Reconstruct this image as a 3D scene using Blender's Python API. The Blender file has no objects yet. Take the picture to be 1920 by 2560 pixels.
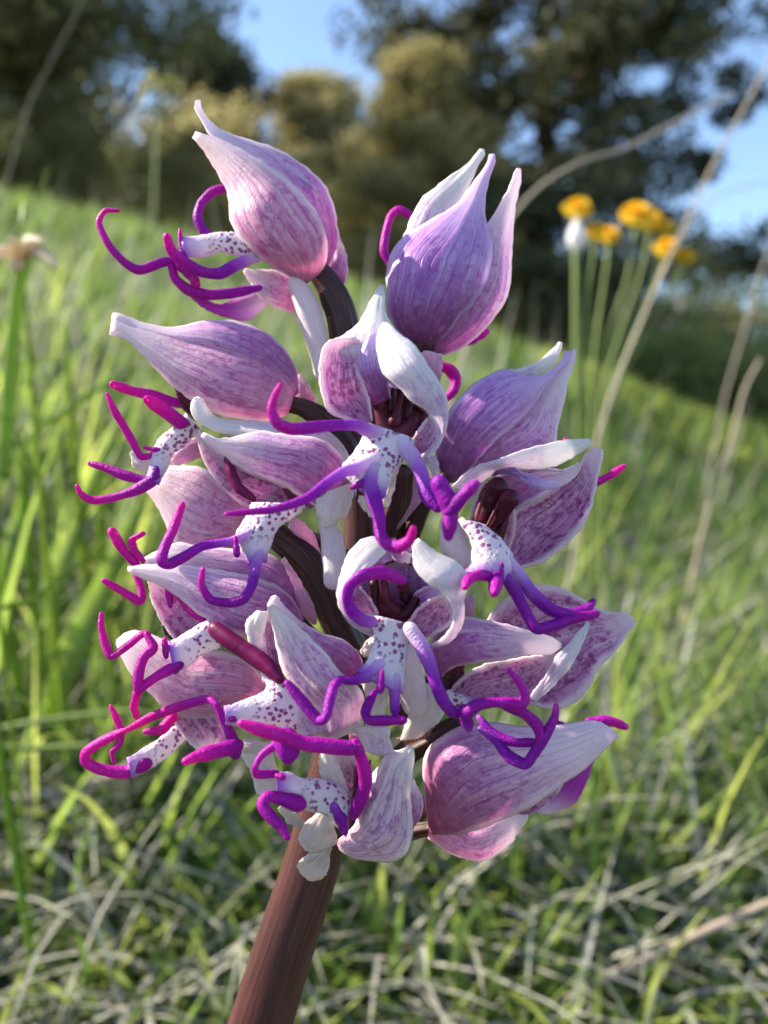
import bpy, math, random
import numpy as np
from mathutils import Vector, Matrix, Euler
R = math.radians
random.seed(7); rng = np.random.default_rng(7)
sc = bpy.context.scene
COL = sc.collection

# ------------------------------------------------------------------ camera, sky, sun, exposure
S = 0.060                      # focus distance to the flower spike (m)
LENS = 26.0
K = 36.0 / LENS / 2560.0       # tangent per photograph pixel
CAM_Z = 0.165
PITCH = -5.0
cam_d = bpy.data.cameras.new('camera'); cam = bpy.data.objects.new('camera', cam_d); COL.objects.link(cam)
cam_d.sensor_fit = 'VERTICAL'; cam_d.sensor_height = 36; cam_d.lens = LENS
cam_d.clip_start = 0.002; cam_d.clip_end = 500
cam.location = (0, 0, CAM_Z); cam.rotation_euler = (R(90 + PITCH), 0, 0)
cam_d.dof.use_dof = True; cam_d.dof.focus_distance = S - 0.006; cam_d.dof.aperture_fstop = 26.0 / 1.05
sc.camera = cam
SUN_AZ, SUN_EL = -77.0, 34.0   # degrees from the view direction (negative = left), elevation
w = bpy.data.worlds.new('World'); sc.world = w; w.use_nodes = True
nt = w.node_tree; nt.nodes.clear()
sky = nt.nodes.new('ShaderNodeTexSky'); sky.sky_type = 'NISHITA'; sky.sun_disc = False
sky.sun_elevation = R(SUN_EL); sky.sun_rotation = R(SUN_AZ); sky.altitude = 600; sky.air_density = 1.0; sky.dust_density = 0.6; sky.ozone_density = 1.6
bg = nt.nodes.new('ShaderNodeBackground'); bg.inputs[1].default_value = 0.115
ow = nt.nodes.new('ShaderNodeOutputWorld'); nt.links.new(sky.outputs[0], bg.inputs[0]); nt.links.new(bg.outputs[0], ow.inputs[0])
sl = bpy.data.lights.new('sun', 'SUN'); sun = bpy.data.objects.new('sun', sl); COL.objects.link(sun)
sl.energy = 5.0; sl.angle = R(0.55); sl.color = (1.0, 0.90, 0.74)
sd = Vector((math.sin(R(SUN_AZ)) * math.cos(R(SUN_EL)), math.cos(R(SUN_AZ)) * math.cos(R(SUN_EL)), math.sin(R(SUN_EL))))
sun.rotation_euler = (-sd).to_track_quat('-Z', 'Y').to_euler(); sun.location = sd * 5
sc.view_settings.view_transform = 'Standard'; sc.view_settings.look = 'None'
sc.view_settings.exposure = 1.55; sc.view_settings.gamma = 1.0
sc.render.engine = 'CYCLES'
sc.cycles.use_denoising = True
sc.cycles.max_bounces = 10; sc.cycles.transparent_max_bounces = 6; sc.cycles.transmission_bounces = 6; sc.cycles.diffuse_bounces = 5
sc.cycles.sample_clamp_indirect = 6

CM = Matrix.Translation(Vector((0, 0, CAM_Z))) @ Euler((R(90 + PITCH), 0, 0)).to_matrix().to_4x4()
CMn = np.array(CM)
def P(px, py, d):
    """photograph pixel + millimetres toward the viewer from the spike's plane -> world point(s)"""
    px = np.asarray(px, float); py = np.asarray(py, float)
    z = S - np.asarray(d, float) * 1e-3
    v = np.stack([(px - 960) * K * z, -(py - 1280) * K * z, -z, np.ones_like(z * px)], -1)
    return (v @ CMn.T)[..., :3]
def PY(px, py, dist):
    return P(px, py, (S - np.asarray(dist, float)) * 1e3)

# ------------------------------------------------------------------ helpers
WLOC = {}
def tag(o, label=None, cat=None, group=None, kind=None):
    if label: o['label'] = label
    if cat: o['category'] = cat
    if group: o['group'] = group
    if kind: o['kind'] = kind
    return o
def empty(name, loc, parent=None):
    o = bpy.data.objects.new(name, None); COL.objects.link(o); o.empty_display_size = 0.005
    loc = np.array(loc, float)
    pl = WLOC[parent] if parent else np.zeros(3)
    o.location = loc - pl; o.parent = parent; WLOC[o] = loc
    return o
def mesh_obj(name, V, F, mat, parent=None, uv=None, smooth=True, attr=None, origin=None):
    V = np.asarray(V, float)
    base = WLOC[parent] if parent else (np.zeros(3) if origin is None else np.asarray(origin, float))
    me = bpy.data.meshes.new(name)
    F = np.asarray(F)
    me.vertices.add(len(V)); me.vertices.foreach_set('co', (V - base).astype(np.float32).ravel())
    n = F.shape[1]
    me.loops.add(F.size); me.loops.foreach_set('vertex_index', F.astype(np.int32).ravel())
    me.polygons.add(len(F)); me.polygons.foreach_set('loop_start', np.arange(0, F.size, n, dtype=np.int32))
    try: me.polygons.foreach_set('loop_total', np.full(len(F), n, dtype=np.int32))
    except Exception: pass
    if uv is not None:
        l = me.uv_layers.new(name='uv'); l.data.foreach_set('uv', np.asarray(uv)[F.ravel()].astype(np.float32).ravel())
    if attr is not None:
        a = me.attributes.new('rnd', 'FLOAT', 'POINT'); a.data.foreach_set('value', np.asarray(attr, np.float32))
    me.update(calc_edges=True); me.validate()
    if smooth: me.polygons.foreach_set('use_smooth', np.ones(len(F), bool))
    me.materials.append(mat)
    o = bpy.data.objects.new(name, me); COL.objects.link(o)
    if parent: o.parent = parent
    elif origin is not None: o.location = base
    return o
def spline(pts, n, ten=1.0):
    """Catmull-Rom through pts, resampled to n points by arc length"""
    p = np.asarray(pts, float)
    if len(p) == 2: p = np.array([p[0], p.mean(0), p[1]])
    q = np.vstack([2 * p[0] - p[1], p, 2 * p[-1] - p[-2]])
    out = []
    for i in range(1, len(q) - 2):
        t = np.linspace(0, 1, 14, endpoint=False)[:, None]
        a, b, c, d = q[i - 1], q[i], q[i + 1], q[i + 2]
        m0, m1 = (c - a) * .5 * ten, (d - b) * .5 * ten
        out.append((2 * t ** 3 - 3 * t ** 2 + 1) * b + (t ** 3 - 2 * t ** 2 + t) * m0 + (3 * t ** 2 - 2 * t ** 3) * c + (t ** 3 - t ** 2) * m1)
    out.append(p[-1:]); c = np.vstack(out)
    s = np.r_[0, np.cumsum(np.linalg.norm(np.diff(c, axis=0), axis=1))]; s /= s[-1]
    t = np.linspace(0, 1, n)
    return np.stack([np.interp(t, s, c[:, k]) for k in range(c.shape[1])], -1)
def tube_mesh(C, rad, nseg=12, cap=True, ridges=0, ridge_amp=0, rough=0, flat=1.0):
    """C (n,3) centre line, rad (n,) -> verts, quads, uv ; round caps are made by extra rings"""
    C = np.asarray(C, float); rad = np.asarray(rad, float)
    T = np.gradient(C, axis=0); T /= np.linalg.norm(T, axis=1)[:, None] + 1e-12
    if cap:
        a = np.array([0.0, .35, .7, 1.05, 1.35])
        e = C[-1] + np.outer(np.sin(a) * rad[-1], T[-1]); er = rad[-1] * np.cos(a)
        s0 = C[0] - np.outer(np.sin(a[::-1]) * rad[0], T[0]); sr = rad[0] * np.cos(a[::-1])
        C = np.vstack([s0, C[1:-1], e]); rad = np.r_[sr, rad[1:-1], er]
        T = np.vstack([np.repeat(T[:1], 5, 0), T[1:-1], np.repeat(T[-1:], 5, 0)])
    n = len(C)
    up = np.array([0.31, -0.83, 0.46]); N = np.zeros_like(C)
    v = up - T[0] * (up @ T[0]); N[0] = v / np.linalg.norm(v)
    for i in range(1, n):
        v = N[i - 1] - T[i] * (N[i - 1] @ T[i]); N[i] = v / (np.linalg.norm(v) + 1e-12)
    B = np.cross(T, N)
    th = np.linspace(0, 2 * np.pi, nseg, endpoint=False)
    rr = rad[:, None] * (1 + ridge_amp * np.cos(ridges * th)[None, :])
    if rough: rr = rr * (1 + rough * rng.normal(size=rr.shape))
    V = C[:, None] + rr[..., None] * (np.cos(th)[None, :, None] * N[:, None] + flat * np.sin(th)[None, :, None] * B[:, None])
    i = np.arange(n - 1)[:, None]; j = np.arange(nseg)[None]
    F = np.stack([i * nseg + j, i * nseg + (j + 1) % nseg, (i + 1) * nseg + (j + 1) % nseg, (i + 1) * nseg + j], -1).reshape(-1, 4)
    s = np.r_[0, np.cumsum(np.linalg.norm(np.diff(C, axis=0), axis=1))]; s /= s[-1]
    uv = np.stack([np.repeat(s, nseg), np.tile(th / (2 * np.pi), n)], -1)
    V = V.reshape(-1, 3)
    # close the two ends with centre points (as degenerate-free fans of quads is not possible, use a vertex and triangles-as-quads)
    return V, F, uv
def two_caps(V, F, uv, nseg):
    V2 = np.vstack([V, V[:nseg].mean(0), V[-nseg:].mean(0)]); uv2 = np.vstack([uv, uv[0], uv[-1]])
    return V2, F, uv2, len(V), len(V) + 1

# ------------------------------------------------------------------ materials
MATS = {}
class NB:
    def __init__(s, name):
        s.m = bpy.data.materials.new(name); s.m.use_nodes = True; s.t = s.m.node_tree; s.t.nodes.clear(); MATS[name] = s.m
        s.out = s.n('ShaderNodeOutputMaterial')
    def n(s, typ, **kw):
        nd = s.t.nodes.new(typ)
        for k, v in kw.items():
            if k == 'i':
                for a, b in v.items(): s.set(nd.inputs[a], b)
            else: setattr(nd, k, v)
        return nd
    def set(s, sock, v):
        if isinstance(v, bpy.types.NodeSocket): s.t.links.new(v, sock)
        else:
            if hasattr(sock.default_value, '__len__') and not isinstance(v, str):
                v = tuple(v); v = v + (1.0,) * (len(sock.default_value) - len(v))
            sock.default_value = v
    def math(s, op, a, b=0.0, c=0.0, clamp=False):
        nd = s.n('ShaderNodeMath', operation=op, use_clamp=clamp); s.set(nd.inputs[0], a); s.set(nd.inputs[1], b); s.set(nd.inputs[2], c)
        return nd.outputs[0]
    def rng(s, x, a, b, lo=0.0, hi=1.0):
        nd = s.n('ShaderNodeMapRange', interpolation_type='SMOOTHSTEP'); s.set(nd.inputs[0], x)
        for k, v in zip((1, 2, 3, 4), (a, b, lo, hi)): s.set(nd.inputs[k], v)
        return nd.outputs[0]
    def mix(s, f, a, b, blend='MIX'):
        nd = s.n('ShaderNodeMix', data_type='RGBA', blend_type=blend); s.set(nd.inputs[0], f); s.set(nd.inputs[6], a); s.set(nd.inputs[7], b)
        return nd.outputs[2]
    def noise(s, vec, scale, detail=3, rough=.55):
        nd = s.n('ShaderNodeTexNoise'); s.set(nd.inputs['Vector'], vec) if vec is not None else None
        nd.inputs['Scale'].default_value = scale; nd.inputs['Detail'].default_value = detail; nd.inputs['Roughness'].default_value = rough
        return nd.outputs[0]
    def uv(s):
        u = s.n('ShaderNodeUVMap'); x = s.n('ShaderNodeSeparateXYZ'); s.t.links.new(u.outputs[0], x.inputs[0])
        return u.outputs[0], x.outputs[0], x.outputs[1]
    def vec(s, x, y, z=0.0):
        c = s.n('ShaderNodeCombineXYZ'); s.set(c.inputs[0], x); s.set(c.inputs[1], y); s.set(c.inputs[2], z); return c.outputs[0]
    def leaf(s, col, rough=.5, transl=.35, spec=.35, bump=None, bstr=.2, bdist=1e-4, tcol=None, coat=0, sheen=0):
        p = s.n('ShaderNodeBsdfPrincipled'); s.set(p.inputs['Base Color'], col); s.set(p.inputs['Roughness'], rough)
        p.inputs['Specular IOR Level'].default_value = spec
        if sheen:
            p.inputs['Sheen Weight'].default_value = sheen; p.inputs['Sheen Roughness'].default_value = .4
            s.set(p.inputs['Sheen Tint'], col)
        if bump is not None:
            b = s.n('ShaderNodeBump'); b.inputs['Strength'].default_value = bstr; b.inputs['Distance'].default_value = bdist
            s.set(b.inputs['Height'], bump); s.t.links.new(b.outputs[0], p.inputs['Normal'])
        sh = p.outputs[0]
        if transl:
            t = s.n('ShaderNodeBsdfTranslucent'); s.set(t.inputs[0], col if tcol is None else tcol)
            m = s.n('ShaderNodeMixShader'); m.inputs[0].default_value = transl
            s.t.links.new(sh, m.inputs[1]); s.t.links.new(t.outputs[0], m.inputs[2]); sh = m.outputs[0]
        s.t.links.new(sh, s.out.inputs[0]); return s.m
def obj_co(b):
    return b.n('ShaderNodeTexCoord').outputs['Object']

def petal_mat(name, light, mid, dark, base, vein=.6, blotch=.6, tip=.62, margin=.80, basal=.5, transl=.48, nv=9, spots=0.0, fine=1.0):
    """petal: pale tip and margin, veins running base to tip, broken blotches between, darker base"""
    b = NB(name); uvv, u, v = b.uv(); co = obj_co(b)
    oi = b.n('ShaderNodeObjectInfo').outputs['Random']
    off = b.math('MULTIPLY', oi, 37.0)
    warp = b.math('SUBTRACT', b.noise(b.vec(b.math('MULTIPLY', u, 2.5), b.math('MULTIPLY', v, 2.0), off), 2.0, 2), .5)
    vv = b.math('ADD', v, b.math('MULTIPLY', warp, .10))
    # streaks: noise stretched along the petal
    st = b.noise(b.vec(b.math('MULTIPLY', u, 2.2), b.math('MULTIPLY', vv, 11.0), off), 1.6, 4, .6)
    bl = b.noise(b.vec(b.math('MULTIPLY', u, 7.0), b.math('MULTIPLY', vv, 6.0), off), 1.7, 5, .65)
    wv = b.math('ABSOLUTE', b.math('SINE', b.math('MULTIPLY', vv, math.pi * nv)))
    vn = b.rng(wv, .26, .0)                                   # thin lines
    vn = b.math('MULTIPLY', vn, b.rng(b.noise(b.vec(b.math('MULTIPLY', u, 5.0), b.math('MULTIPLY', vv, 3.0), off), 2.2, 3), .26, .50))
    cen = b.math('ABSOLUTE', b.math('SUBTRACT', b.math('MULTIPLY', vv, 2.0), 1.0))
    keep = b.math('MULTIPLY', b.rng(cen, .99, margin - .06), b.rng(u, min(1.0, tip + .33), tip - .18))
    c = b.mix(b.math('MULTIPLY', b.rng(st, .24, .58), keep), light, mid)
    c = b.mix(b.math('MULTIPLY', b.math('MULTIPLY', b.rng(bl, .53, .60), keep), blotch * .85), c, dark)
    mo = b.noise(co, 1500, 4, .75)
    c = b.mix(b.math('MULTIPLY', b.math('MULTIPLY', b.rng(mo, .53, .62), keep), blotch * .7), c, dark)
    c = b.mix(b.math('MULTIPLY', b.math('MULTIPLY', vn, keep), vein), c, dark)
    c = b.mix(b.math('MULTIPLY', b.rng(u, .55, .0), basal), c, base)
    c = b.mix(b.math('MULTIPLY', b.rng(cen, .86, .98), .75 if name.startswith('petal') else 0.0), c, light)
    if spots:
        vo = b.n('ShaderNodeTexVoronoi'); vo.inputs['Scale'].default_value = 1500; b.set(vo.inputs['Vector'], co)
        sp = b.math('MULTIPLY', b.rng(vo.outputs['Distance'], .42, .25), b.math('GREATER_THAN', b.noise(co, 900, 2), .47))
        c = b.mix(b.math('MULTIPLY', b.math('MULTIPLY', sp, keep), spots), c, base)
    fn = b.noise(co, 5200, 2, .7)                             # cell-sized sparkle of the surface
    fn2 = b.noise(co, 1400, 3, .6)
    c = b.mix(b.rng(fn2, .35, .7, 0, .15 * fine), c, light)
    hgt = b.math('ADD', b.math('MULTIPLY', fn, .5), b.math('ADD', b.math('MULTIPLY', st, .5), b.math('SUBTRACT', b.math('MULTIPLY', fn2, .5), b.math('MULTIPLY', vn, .5))))
    return b.leaf(c, rough=.42, transl=transl, spec=.45, bump=hgt, bstr=.55, bdist=1.6e-4)

WHITE = (.85, .82, .83)
petal_mat('petal_marked', (.88, .82, .80), (.78, .56, .70), (.48, .12, .46), (.66, .42, .54), vein=.8, blotch=.85, tip=.70, margin=.80, basal=.35, transl=.50, nv=7)
petal_mat('petal_lilac', (.89, .77, .85), (.68, .30, .66), (.42, .06, .43), (.34, .03, .26), vein=.75, blotch=.8, basal=.8, tip=.56)
petal_mat('petal_white', WHITE, (.80, .68, .80), (.50, .16, .54), (.60, .34, .56), vein=.6, blotch=.65, tip=.50, margin=.74, basal=.25, transl=.50)
petal_mat('petal_pink', (.90, .75, .81), (.78, .37, .62), (.50, .08, .40), (.60, .20, .36), vein=.75, blotch=.8, tip=.56, basal=.55, transl=.52)
petal_mat('petal_inner', (.88, .72, .79), (.68, .29, .60), (.32, .03, .25), (.34, .04, .21), vein=.9, blotch=.95, tip=.80, margin=.84, basal=.5, nv=7, spots=.85)
petal_mat('petal_violet', (.78, .60, .86), (.54, .21, .68), (.33, .05, .44), (.22, .02, .17), vein=.8, blotch=.65, tip=.56, margin=.86, basal=.9)
petal_mat('petal_deep', (.86, .70, .81), (.62, .28, .60), (.36, .06, .38), (.42, .06, .20), vein=.85, blotch=.8, tip=.50, margin=.86, basal=.95, nv=8)
petal_mat('petal_cream', (.82, .76, .72), (.76, .66, .66), (.60, .42, .52), (.70, .60, .56), vein=.3, blotch=.25, basal=.3, transl=.4)
petal_mat('petal_buff', (.66, .57, .52), (.58, .47, .46), (.48, .32, .38), (.58, .48, .42), vein=.4, blotch=.3, basal=.3, transl=.35)
petal_mat('bract_pink', (.84, .58, .74), (.78, .42, .66), (.60, .22, .46), (.55, .20, .28), vein=.5, blotch=.3, tip=.95, margin=.98, basal=.5, transl=.55)
petal_mat('bract_red', (.68, .34, .28), (.55, .20, .18), (.35, .10, .10), (.30, .10, .06), vein=.6, blotch=.5, tip=.95, margin=.98, basal=.6, transl=.5)
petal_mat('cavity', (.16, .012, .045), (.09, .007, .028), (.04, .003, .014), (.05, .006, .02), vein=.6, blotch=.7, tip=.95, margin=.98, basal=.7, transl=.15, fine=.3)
petal_mat('lobe_blade', (.62, .10, .55), (.50, .03, .48), (.36, .01, .38), (.80, .66, .78), vein=.3, blotch=.3, tip=.95, margin=.98, basal=.9, transl=.45, fine=.3)

# lip body: white with tufts of dark purple papillae
b = NB('lip_white'); uvv, u, v = b.uv(); co = obj_co(b)
vo = b.n('ShaderNodeTexVoronoi'); vo.inputs['Scale'].default_value = 2500; b.set(vo.inputs['Vector'], b.n('ShaderNodeVectorMath', operation='ADD', i={0: co, 1: b.n('ShaderNodeVectorMath', operation='SCALE', i={0: b.n('ShaderNodeTexNoise', i={'Vector': co, 'Scale': 1800}).outputs['Color'], 'Scale': .00035}).outputs[0]}).outputs[0])
dist = vo.outputs['Distance']
cl = b.rng(b.noise(co, 420, 2), .28, .40)
cut = b.rng(u, .80, .45)
cen = b.math('ABSOLUTE', b.math('SUBTRACT', b.math('MULTIPLY', v, 2.0), 1.0))
sp = b.math('MULTIPLY', b.math('MULTIPLY', b.rng(dist, .46, .34), b.math('GREATER_THAN', vo.outputs['Color'], .18)), b.math('MULTIPLY', b.math('MULTIPLY', cl, cut), b.rng(cen, 1.0, .8)))
c = b.mix(b.noise(co, 260, 3), (.88, .84, .86), (.80, .66, .80))
c = b.mix(b.rng(b.math('ADD', u, b.math('MULTIPLY', b.math('SUBTRACT', b.noise(co, 400, 2), .5), .3)), .72, 1.05), c, (.34, .06, .60))
c = b.mix(b.math('MULTIPLY', sp, .92), c, (.25, .025, .23))
b.leaf(c, rough=.45, transl=.38, bump=b.math('ADD', b.math('MULTIPLY', sp, 1.5), b.noise(co, 4000, 2)), bstr=.5, bdist=2e-4)

# lobes: white at the body, violet, then magenta tips, velvety with tiny papillae
b = NB('lobe'); uvv, u, v = b.uv(); co = obj_co(b)
rp = b.n('ShaderNodeValToRGB'); e = rp.color_ramp.elements
e[0].position = 0; e[0].color = (.86, .80, .86, 1); e[1].position = 1; e[1].color = (.68, .010, .36, 1)
for p, cc in ((.09, (.72, .52, .80, 1)), (.20, (.46, .14, .64, 1)), (.32, (.30, .012, .45, 1)), (.55, (.33, .006, .38, 1)), (.8, (.52, .008, .40, 1))):
    x = e.new(p); x.color = cc
b.set(rp.inputs[0], b.math('ADD', u, b.math('MULTIPLY', b.math('SUBTRACT', b.noise(co, 900, 3), .5), .10)))
pap = b.n('ShaderNodeTexVoronoi'); pap.inputs['Scale'].default_value = 5200; b.set(pap.inputs['Vector'], co)
c = b.mix(b.rng(b.noise(co, 2500, 2), .5, .8, 0, .14), rp.outputs[0], (.70, .25, .70))
b.leaf(c, rough=.50, transl=.45, spec=.28, bump=b.math('ADD', b.math('SUBTRACT', 1.0, pap.outputs['Distance']), b.math('MULTIPLY', b.noise(co, 1500, 2), .5)), bstr=.42, bdist=1.2e-4, sheen=.10)

# dark maroon lobe seen from beneath, column parts
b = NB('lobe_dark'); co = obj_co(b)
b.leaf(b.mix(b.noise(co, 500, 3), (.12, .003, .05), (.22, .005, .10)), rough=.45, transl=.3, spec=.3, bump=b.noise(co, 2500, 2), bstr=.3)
b = NB('column_maroon'); co = obj_co(b)
c = b.mix(b.rng(b.noise(co, 700, 4), .35, .7), (.028, .002, .010), (.085, .005, .022))
b.leaf(c, rough=.42, transl=.10, spec=.22, bump=b.noise(co, 3000, 2), bstr=.3)
b = NB('column_rose'); co = obj_co(b)
c = b.mix(b.rng(b.noise(co, 600, 4), .35, .7), (.07, .006, .02), (.16, .03, .055))
b.leaf(c, rough=.5, transl=.2, spec=.2, bump=b.noise(co, 3000, 2), bstr=.3)
# stem and ovaries: brown purple with long darker and greenish streaks
def stem_mat(name, c1, c2, c3, transl=.08, us=4.0):
    b = NB(name); uvv, u, v = b.uv(); co = obj_co(b)
    st = b.noise(b.vec(b.math('MULTIPLY', u, us), b.math('MULTIPLY', b.math('SINE', b.math('MULTIPLY', v, 6.2832)), 6.0), b.math('MULTIPLY', b.math('COSINE', b.math('MULTIPLY', v, 6.2832)), 6.0)), 1.4, 6, .65)
    st2 = b.noise(b.vec(b.math('MULTIPLY', u, 30.0), b.math('MULTIPLY', v, 18.0)), 1.0, 3, .6)
    c = b.mix(b.rng(st, .35, .62), c1, c2); c = b.mix(b.rng(st, .58, .74), c, c3)
    c = b.mix(b.rng(st2, .50, .8, 0, .35), c, c1)
    return b.leaf(c, rough=.46, transl=transl, spec=.4, bump=b.math('ADD', st, b.math('MULTIPLY', b.noise(co, 2600, 3), .5)), bstr=.22, bdist=2e-4)
stem_mat('stem_brown', (.040, .013, .013), (.090, .029, .027), (.080, .044, .020), .10, 16.0)
stem_mat('ovary_dark', (.018, .005, .008), (.060, .018, .018), (.115, .062, .028))
stem_mat('ovary_pale', (.70, .56, .62), (.78, .68, .72), (.62, .44, .54), .35)
stem_mat('spur_cream', (.66, .60, .54), (.74, .67, .62), (.60, .52, .50), .35)

def blade_mat(name, ramp, transl=.5, rough=.5, spec=.4, scale=1.0):
    b = NB(name); at = b.n('ShaderNodeAttribute', attribute_name='rnd')
    rp = b.n('ShaderNodeValToRGB'); e = rp.color_ramp.elements
    while len(e) < len(ramp): e.new(.5)
    for k, (p, cc) in enumerate(ramp): e[k].position = p; e[k].color = (*cc, 1)
    b.set(rp.inputs[0], at.outputs['Fac'])
    co = obj_co(b)
    c = b.mix(b.rng(b.noise(co, 60 * scale, 3), .35, .7, 0, .35 if name.startswith(('grass', 'blade', 'stalk_g', 'leaves', 'needles')) else .08), rp.outputs[0], (.10, .13, .05))
    return b.leaf(c, rough=rough, transl=transl, spec=spec)
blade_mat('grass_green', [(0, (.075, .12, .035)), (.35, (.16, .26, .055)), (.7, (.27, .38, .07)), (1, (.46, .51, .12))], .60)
blade_mat('grass_dry', [(0, (.26, .25, .22)), (.5, (.40, .385, .34)), (1, (.56, .54, .46))], .30, .55)
blade_mat('blade_fresh', [(0, (.22, .36, .04)), (1, (.34, .46, .06))], .58, .4)
blade_mat('stalk_dry', [(0, (.30, .24, .19)), (.5, (.40, .33, .27)), (1, (.50, .43, .35))], .12, .6, scale=3)
blade_mat('stalk_green', [(0, (.17, .25, .05)), (1, (.27, .34, .08))], .30, .5, scale=3)
blade_mat('needles_dark', [(0, (.034, .038, .020)), (.6, (.062, .066, .030)), (1, (.12, .12, .05))], .32, .6, scale=.05)
blade_mat('needles_olive', [(0, (.17, .15, .06)), (.5, (.36, .31, .13)), (1, (.56, .49, .22))], .45, .6, scale=.05)
blade_mat('leaves_dark', [(0, (.10, .10, .04)), (.5, (.20, .195, .075)), (1, (.33, .31, .11))], .50, .55, scale=.05)
blade_mat('leaves_shrub', [(0, (.09, .11, .03)), (.5, (.20, .23, .055)), (1, (.38, .40, .09))], .45, .55, scale=.1)
blade_mat('petal_yellow', [(0, (.90, .52, .01)), (1, (.95, .72, .03))], .50, .5)
blade_mat('petal_pale', [(0, (.42, .38, .08)), (1, (.55, .50, .12))], .4, .5)
blade_mat('pappus_white', [(0, (.66, .64, .64)), (1, (.8, .79, .8))], .35, .6)
blade_mat('dry_petal', [(0, (.62, .50, .35)), (1, (.80, .68, .52))], .45, .6)
b = NB('bark'); co = obj_co(b)
c = b.mix(b.rng(b.noise(co, 9, 5), .35, .7), (.05, .026, .018), (.15, .075, .045))
b.leaf(c, rough=.85, transl=0, bump=b.noise(co, 14, 5), bstr=.8, bdist=.03)
b = NB('soil'); co = obj_co(b)
c = b.mix(b.rng(b.noise(co, 3.0, 6, .65), .35, .65), (.055, .075, .022), (.12, .135, .05))
c = b.mix(b.rng(b.noise(co, 40, 4, .7), .45, .70), c, (.13, .11, .08))
b.leaf(c, rough=.9, transl=0, bump=b.noise(co, 120, 5, .7), bstr=.8, bdist=.01)

# ------------------------------------------------------------------ ground
def gz(x, y):
    x = np.asarray(x, float); y = np.asarray(y, float)
    yy = y - .06
    f = np.where(yy < 2.6, yy, 2.6 + .75 * np.tanh((yy - 2.6) / .75))
    f = np.maximum(f, -1.5)
    xr = 3.2 * np.tanh(np.maximum(x, 0) / 3.2); xl = 5.0 * np.tanh(np.minimum(x, 0) / 5.0)
    near = 1 - np.exp(-(np.hypot(x, yy) / .35) ** 2)
    z = .247 * f - (.44 * xr + .24 * xl) * near
    z = z + .010 * np.sin(x * 9 + 1) * np.cos(y * 7) * near + .03 * np.sin(x * 2.3 + .5) * np.sin(y * 1.9) * near
    z = z + .08 * np.exp(-((yy - 2.6) / .30) ** 2) * np.clip(x / .5, 0, 1) - .10 * np.exp(-((yy - 1.9) / .45) ** 2) * np.clip(x / .6 - .3, 0, 1)
    far = np.clip((y - 4) / 10, 0, 1); z = z * (1 - .25 * far)
    return z
def grid_axis(lo, hi, n, p=2.2):
    t = np.linspace(-1, 1, n); t = np.sign(t) * np.abs(t) ** p
    return np.where(t < 0, -t * lo, t * hi)
gx = grid_axis(-140, 140, 121, 3.2); gy = grid_axis(-30, 220, 141, 3.2) + .06
X, Y = np.meshgrid(gx, gy, indexing='ij')
V = np.stack([X, Y, gz(X, Y)], -1).reshape(-1, 3)
i = np.arange(120)[:, None]; j = np.arange(140)[None]
F = np.stack([i * 141 + j, (i + 1) * 141 + j, (i + 1) * 141 + j + 1, i * 141 + j + 1], -1).reshape(-1, 4)
tag(mesh_obj('ground', V, F, MATS['soil']), kind='structure')

# ------------------------------------------------------------------ blades
def blades(base, length, width, az, lean, curl, seg=5, flat=.25, rnd=None):
    """arrays of n blades -> verts, quads, attr ; a blade starts upright-ish, bends over along az"""
    n = len(base); t = np.linspace(0, 1, seg + 1)[None]
    ang = lean[:, None] + curl[:, None] * t                     # angle from vertical along the blade
    ds = (length / seg)[:, None]
    h = np.concatenate([np.zeros((n, 1)), np.cumsum(np.sin(ang[:, :-1] + ang[:, 1:] * 0) * ds, 1)], 1)
    z = np.concatenate([np.zeros((n, 1)), np.cumsum(np.cos(ang[:, :-1]) * ds, 1)], 1)
    z = np.maximum(z, -.002)
    d = np.stack([np.cos(az), np.sin(az)], -1); sd_ = np.stack([-np.sin(az), np.cos(az)], -1)
    C = np.stack([base[:, None, 0] + d[:, None, 0] * h, base[:, None, 1] + d[:, None, 1] * h, base[:, None, 2] + z], -1)
    wv = width[:, None] * np.clip(np.minimum(1, .55 + t * 2) * (1 - t ** 2.2), .06, 1) * .5
    side = np.stack([sd_[:, 0], sd_[:, 1], np.zeros(n)], -1)[:, None] * wv[..., None]
    nrm = np.stack([-np.cos(ang) * d[:, None, 0], -np.cos(ang) * d[:, None, 1], np.sin(ang)], -1) * (wv * flat)[..., None]
    L_ = C - side + nrm; R_ = C + side + nrm
    V = np.stack([L_, C, R_], 2).reshape(-1, 3)
    k = (np.arange(n) * (seg + 1) * 3)[:, None, None]; ii = (np.arange(seg) * 3)[None, :, None]; jj = np.arange(2)[None, None]
    a = k + ii + jj
    F = np.stack([a, a + 1, a + 4, a + 3], -1).reshape(-1, 4)
    at = np.repeat(rng.random(n) if rnd is None else rnd, (seg + 1) * 3)
    return V, F, at
def scatter(n, y0, y1, power=1.0, fan=.80):
    t = rng.random(n) ** power
    y = y0 * (y1 / y0) ** t
    x = (rng.random(n) * 2 - 1) * (y * fan + .06)
    return x, y
def field(n, y0, y1, power=1.0, clump=0.0):
    x, y = scatter(n, y0, y1, power)
    if clump:
        cx, cy = scatter(n // 14, y0, y1, power); k = rng.integers(0, len(cx), n); m = rng.random(n) < clump
        x = np.where(m, cx[k] + rng.normal(size=n) * .010 * (1 + cy[k]), x); y = np.where(m, cy[k] + rng.normal(size=n) * .010 * (1 + cy[k]), y)
    ok = y > .095
    return x[ok], y[ok]
parts = []
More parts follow.
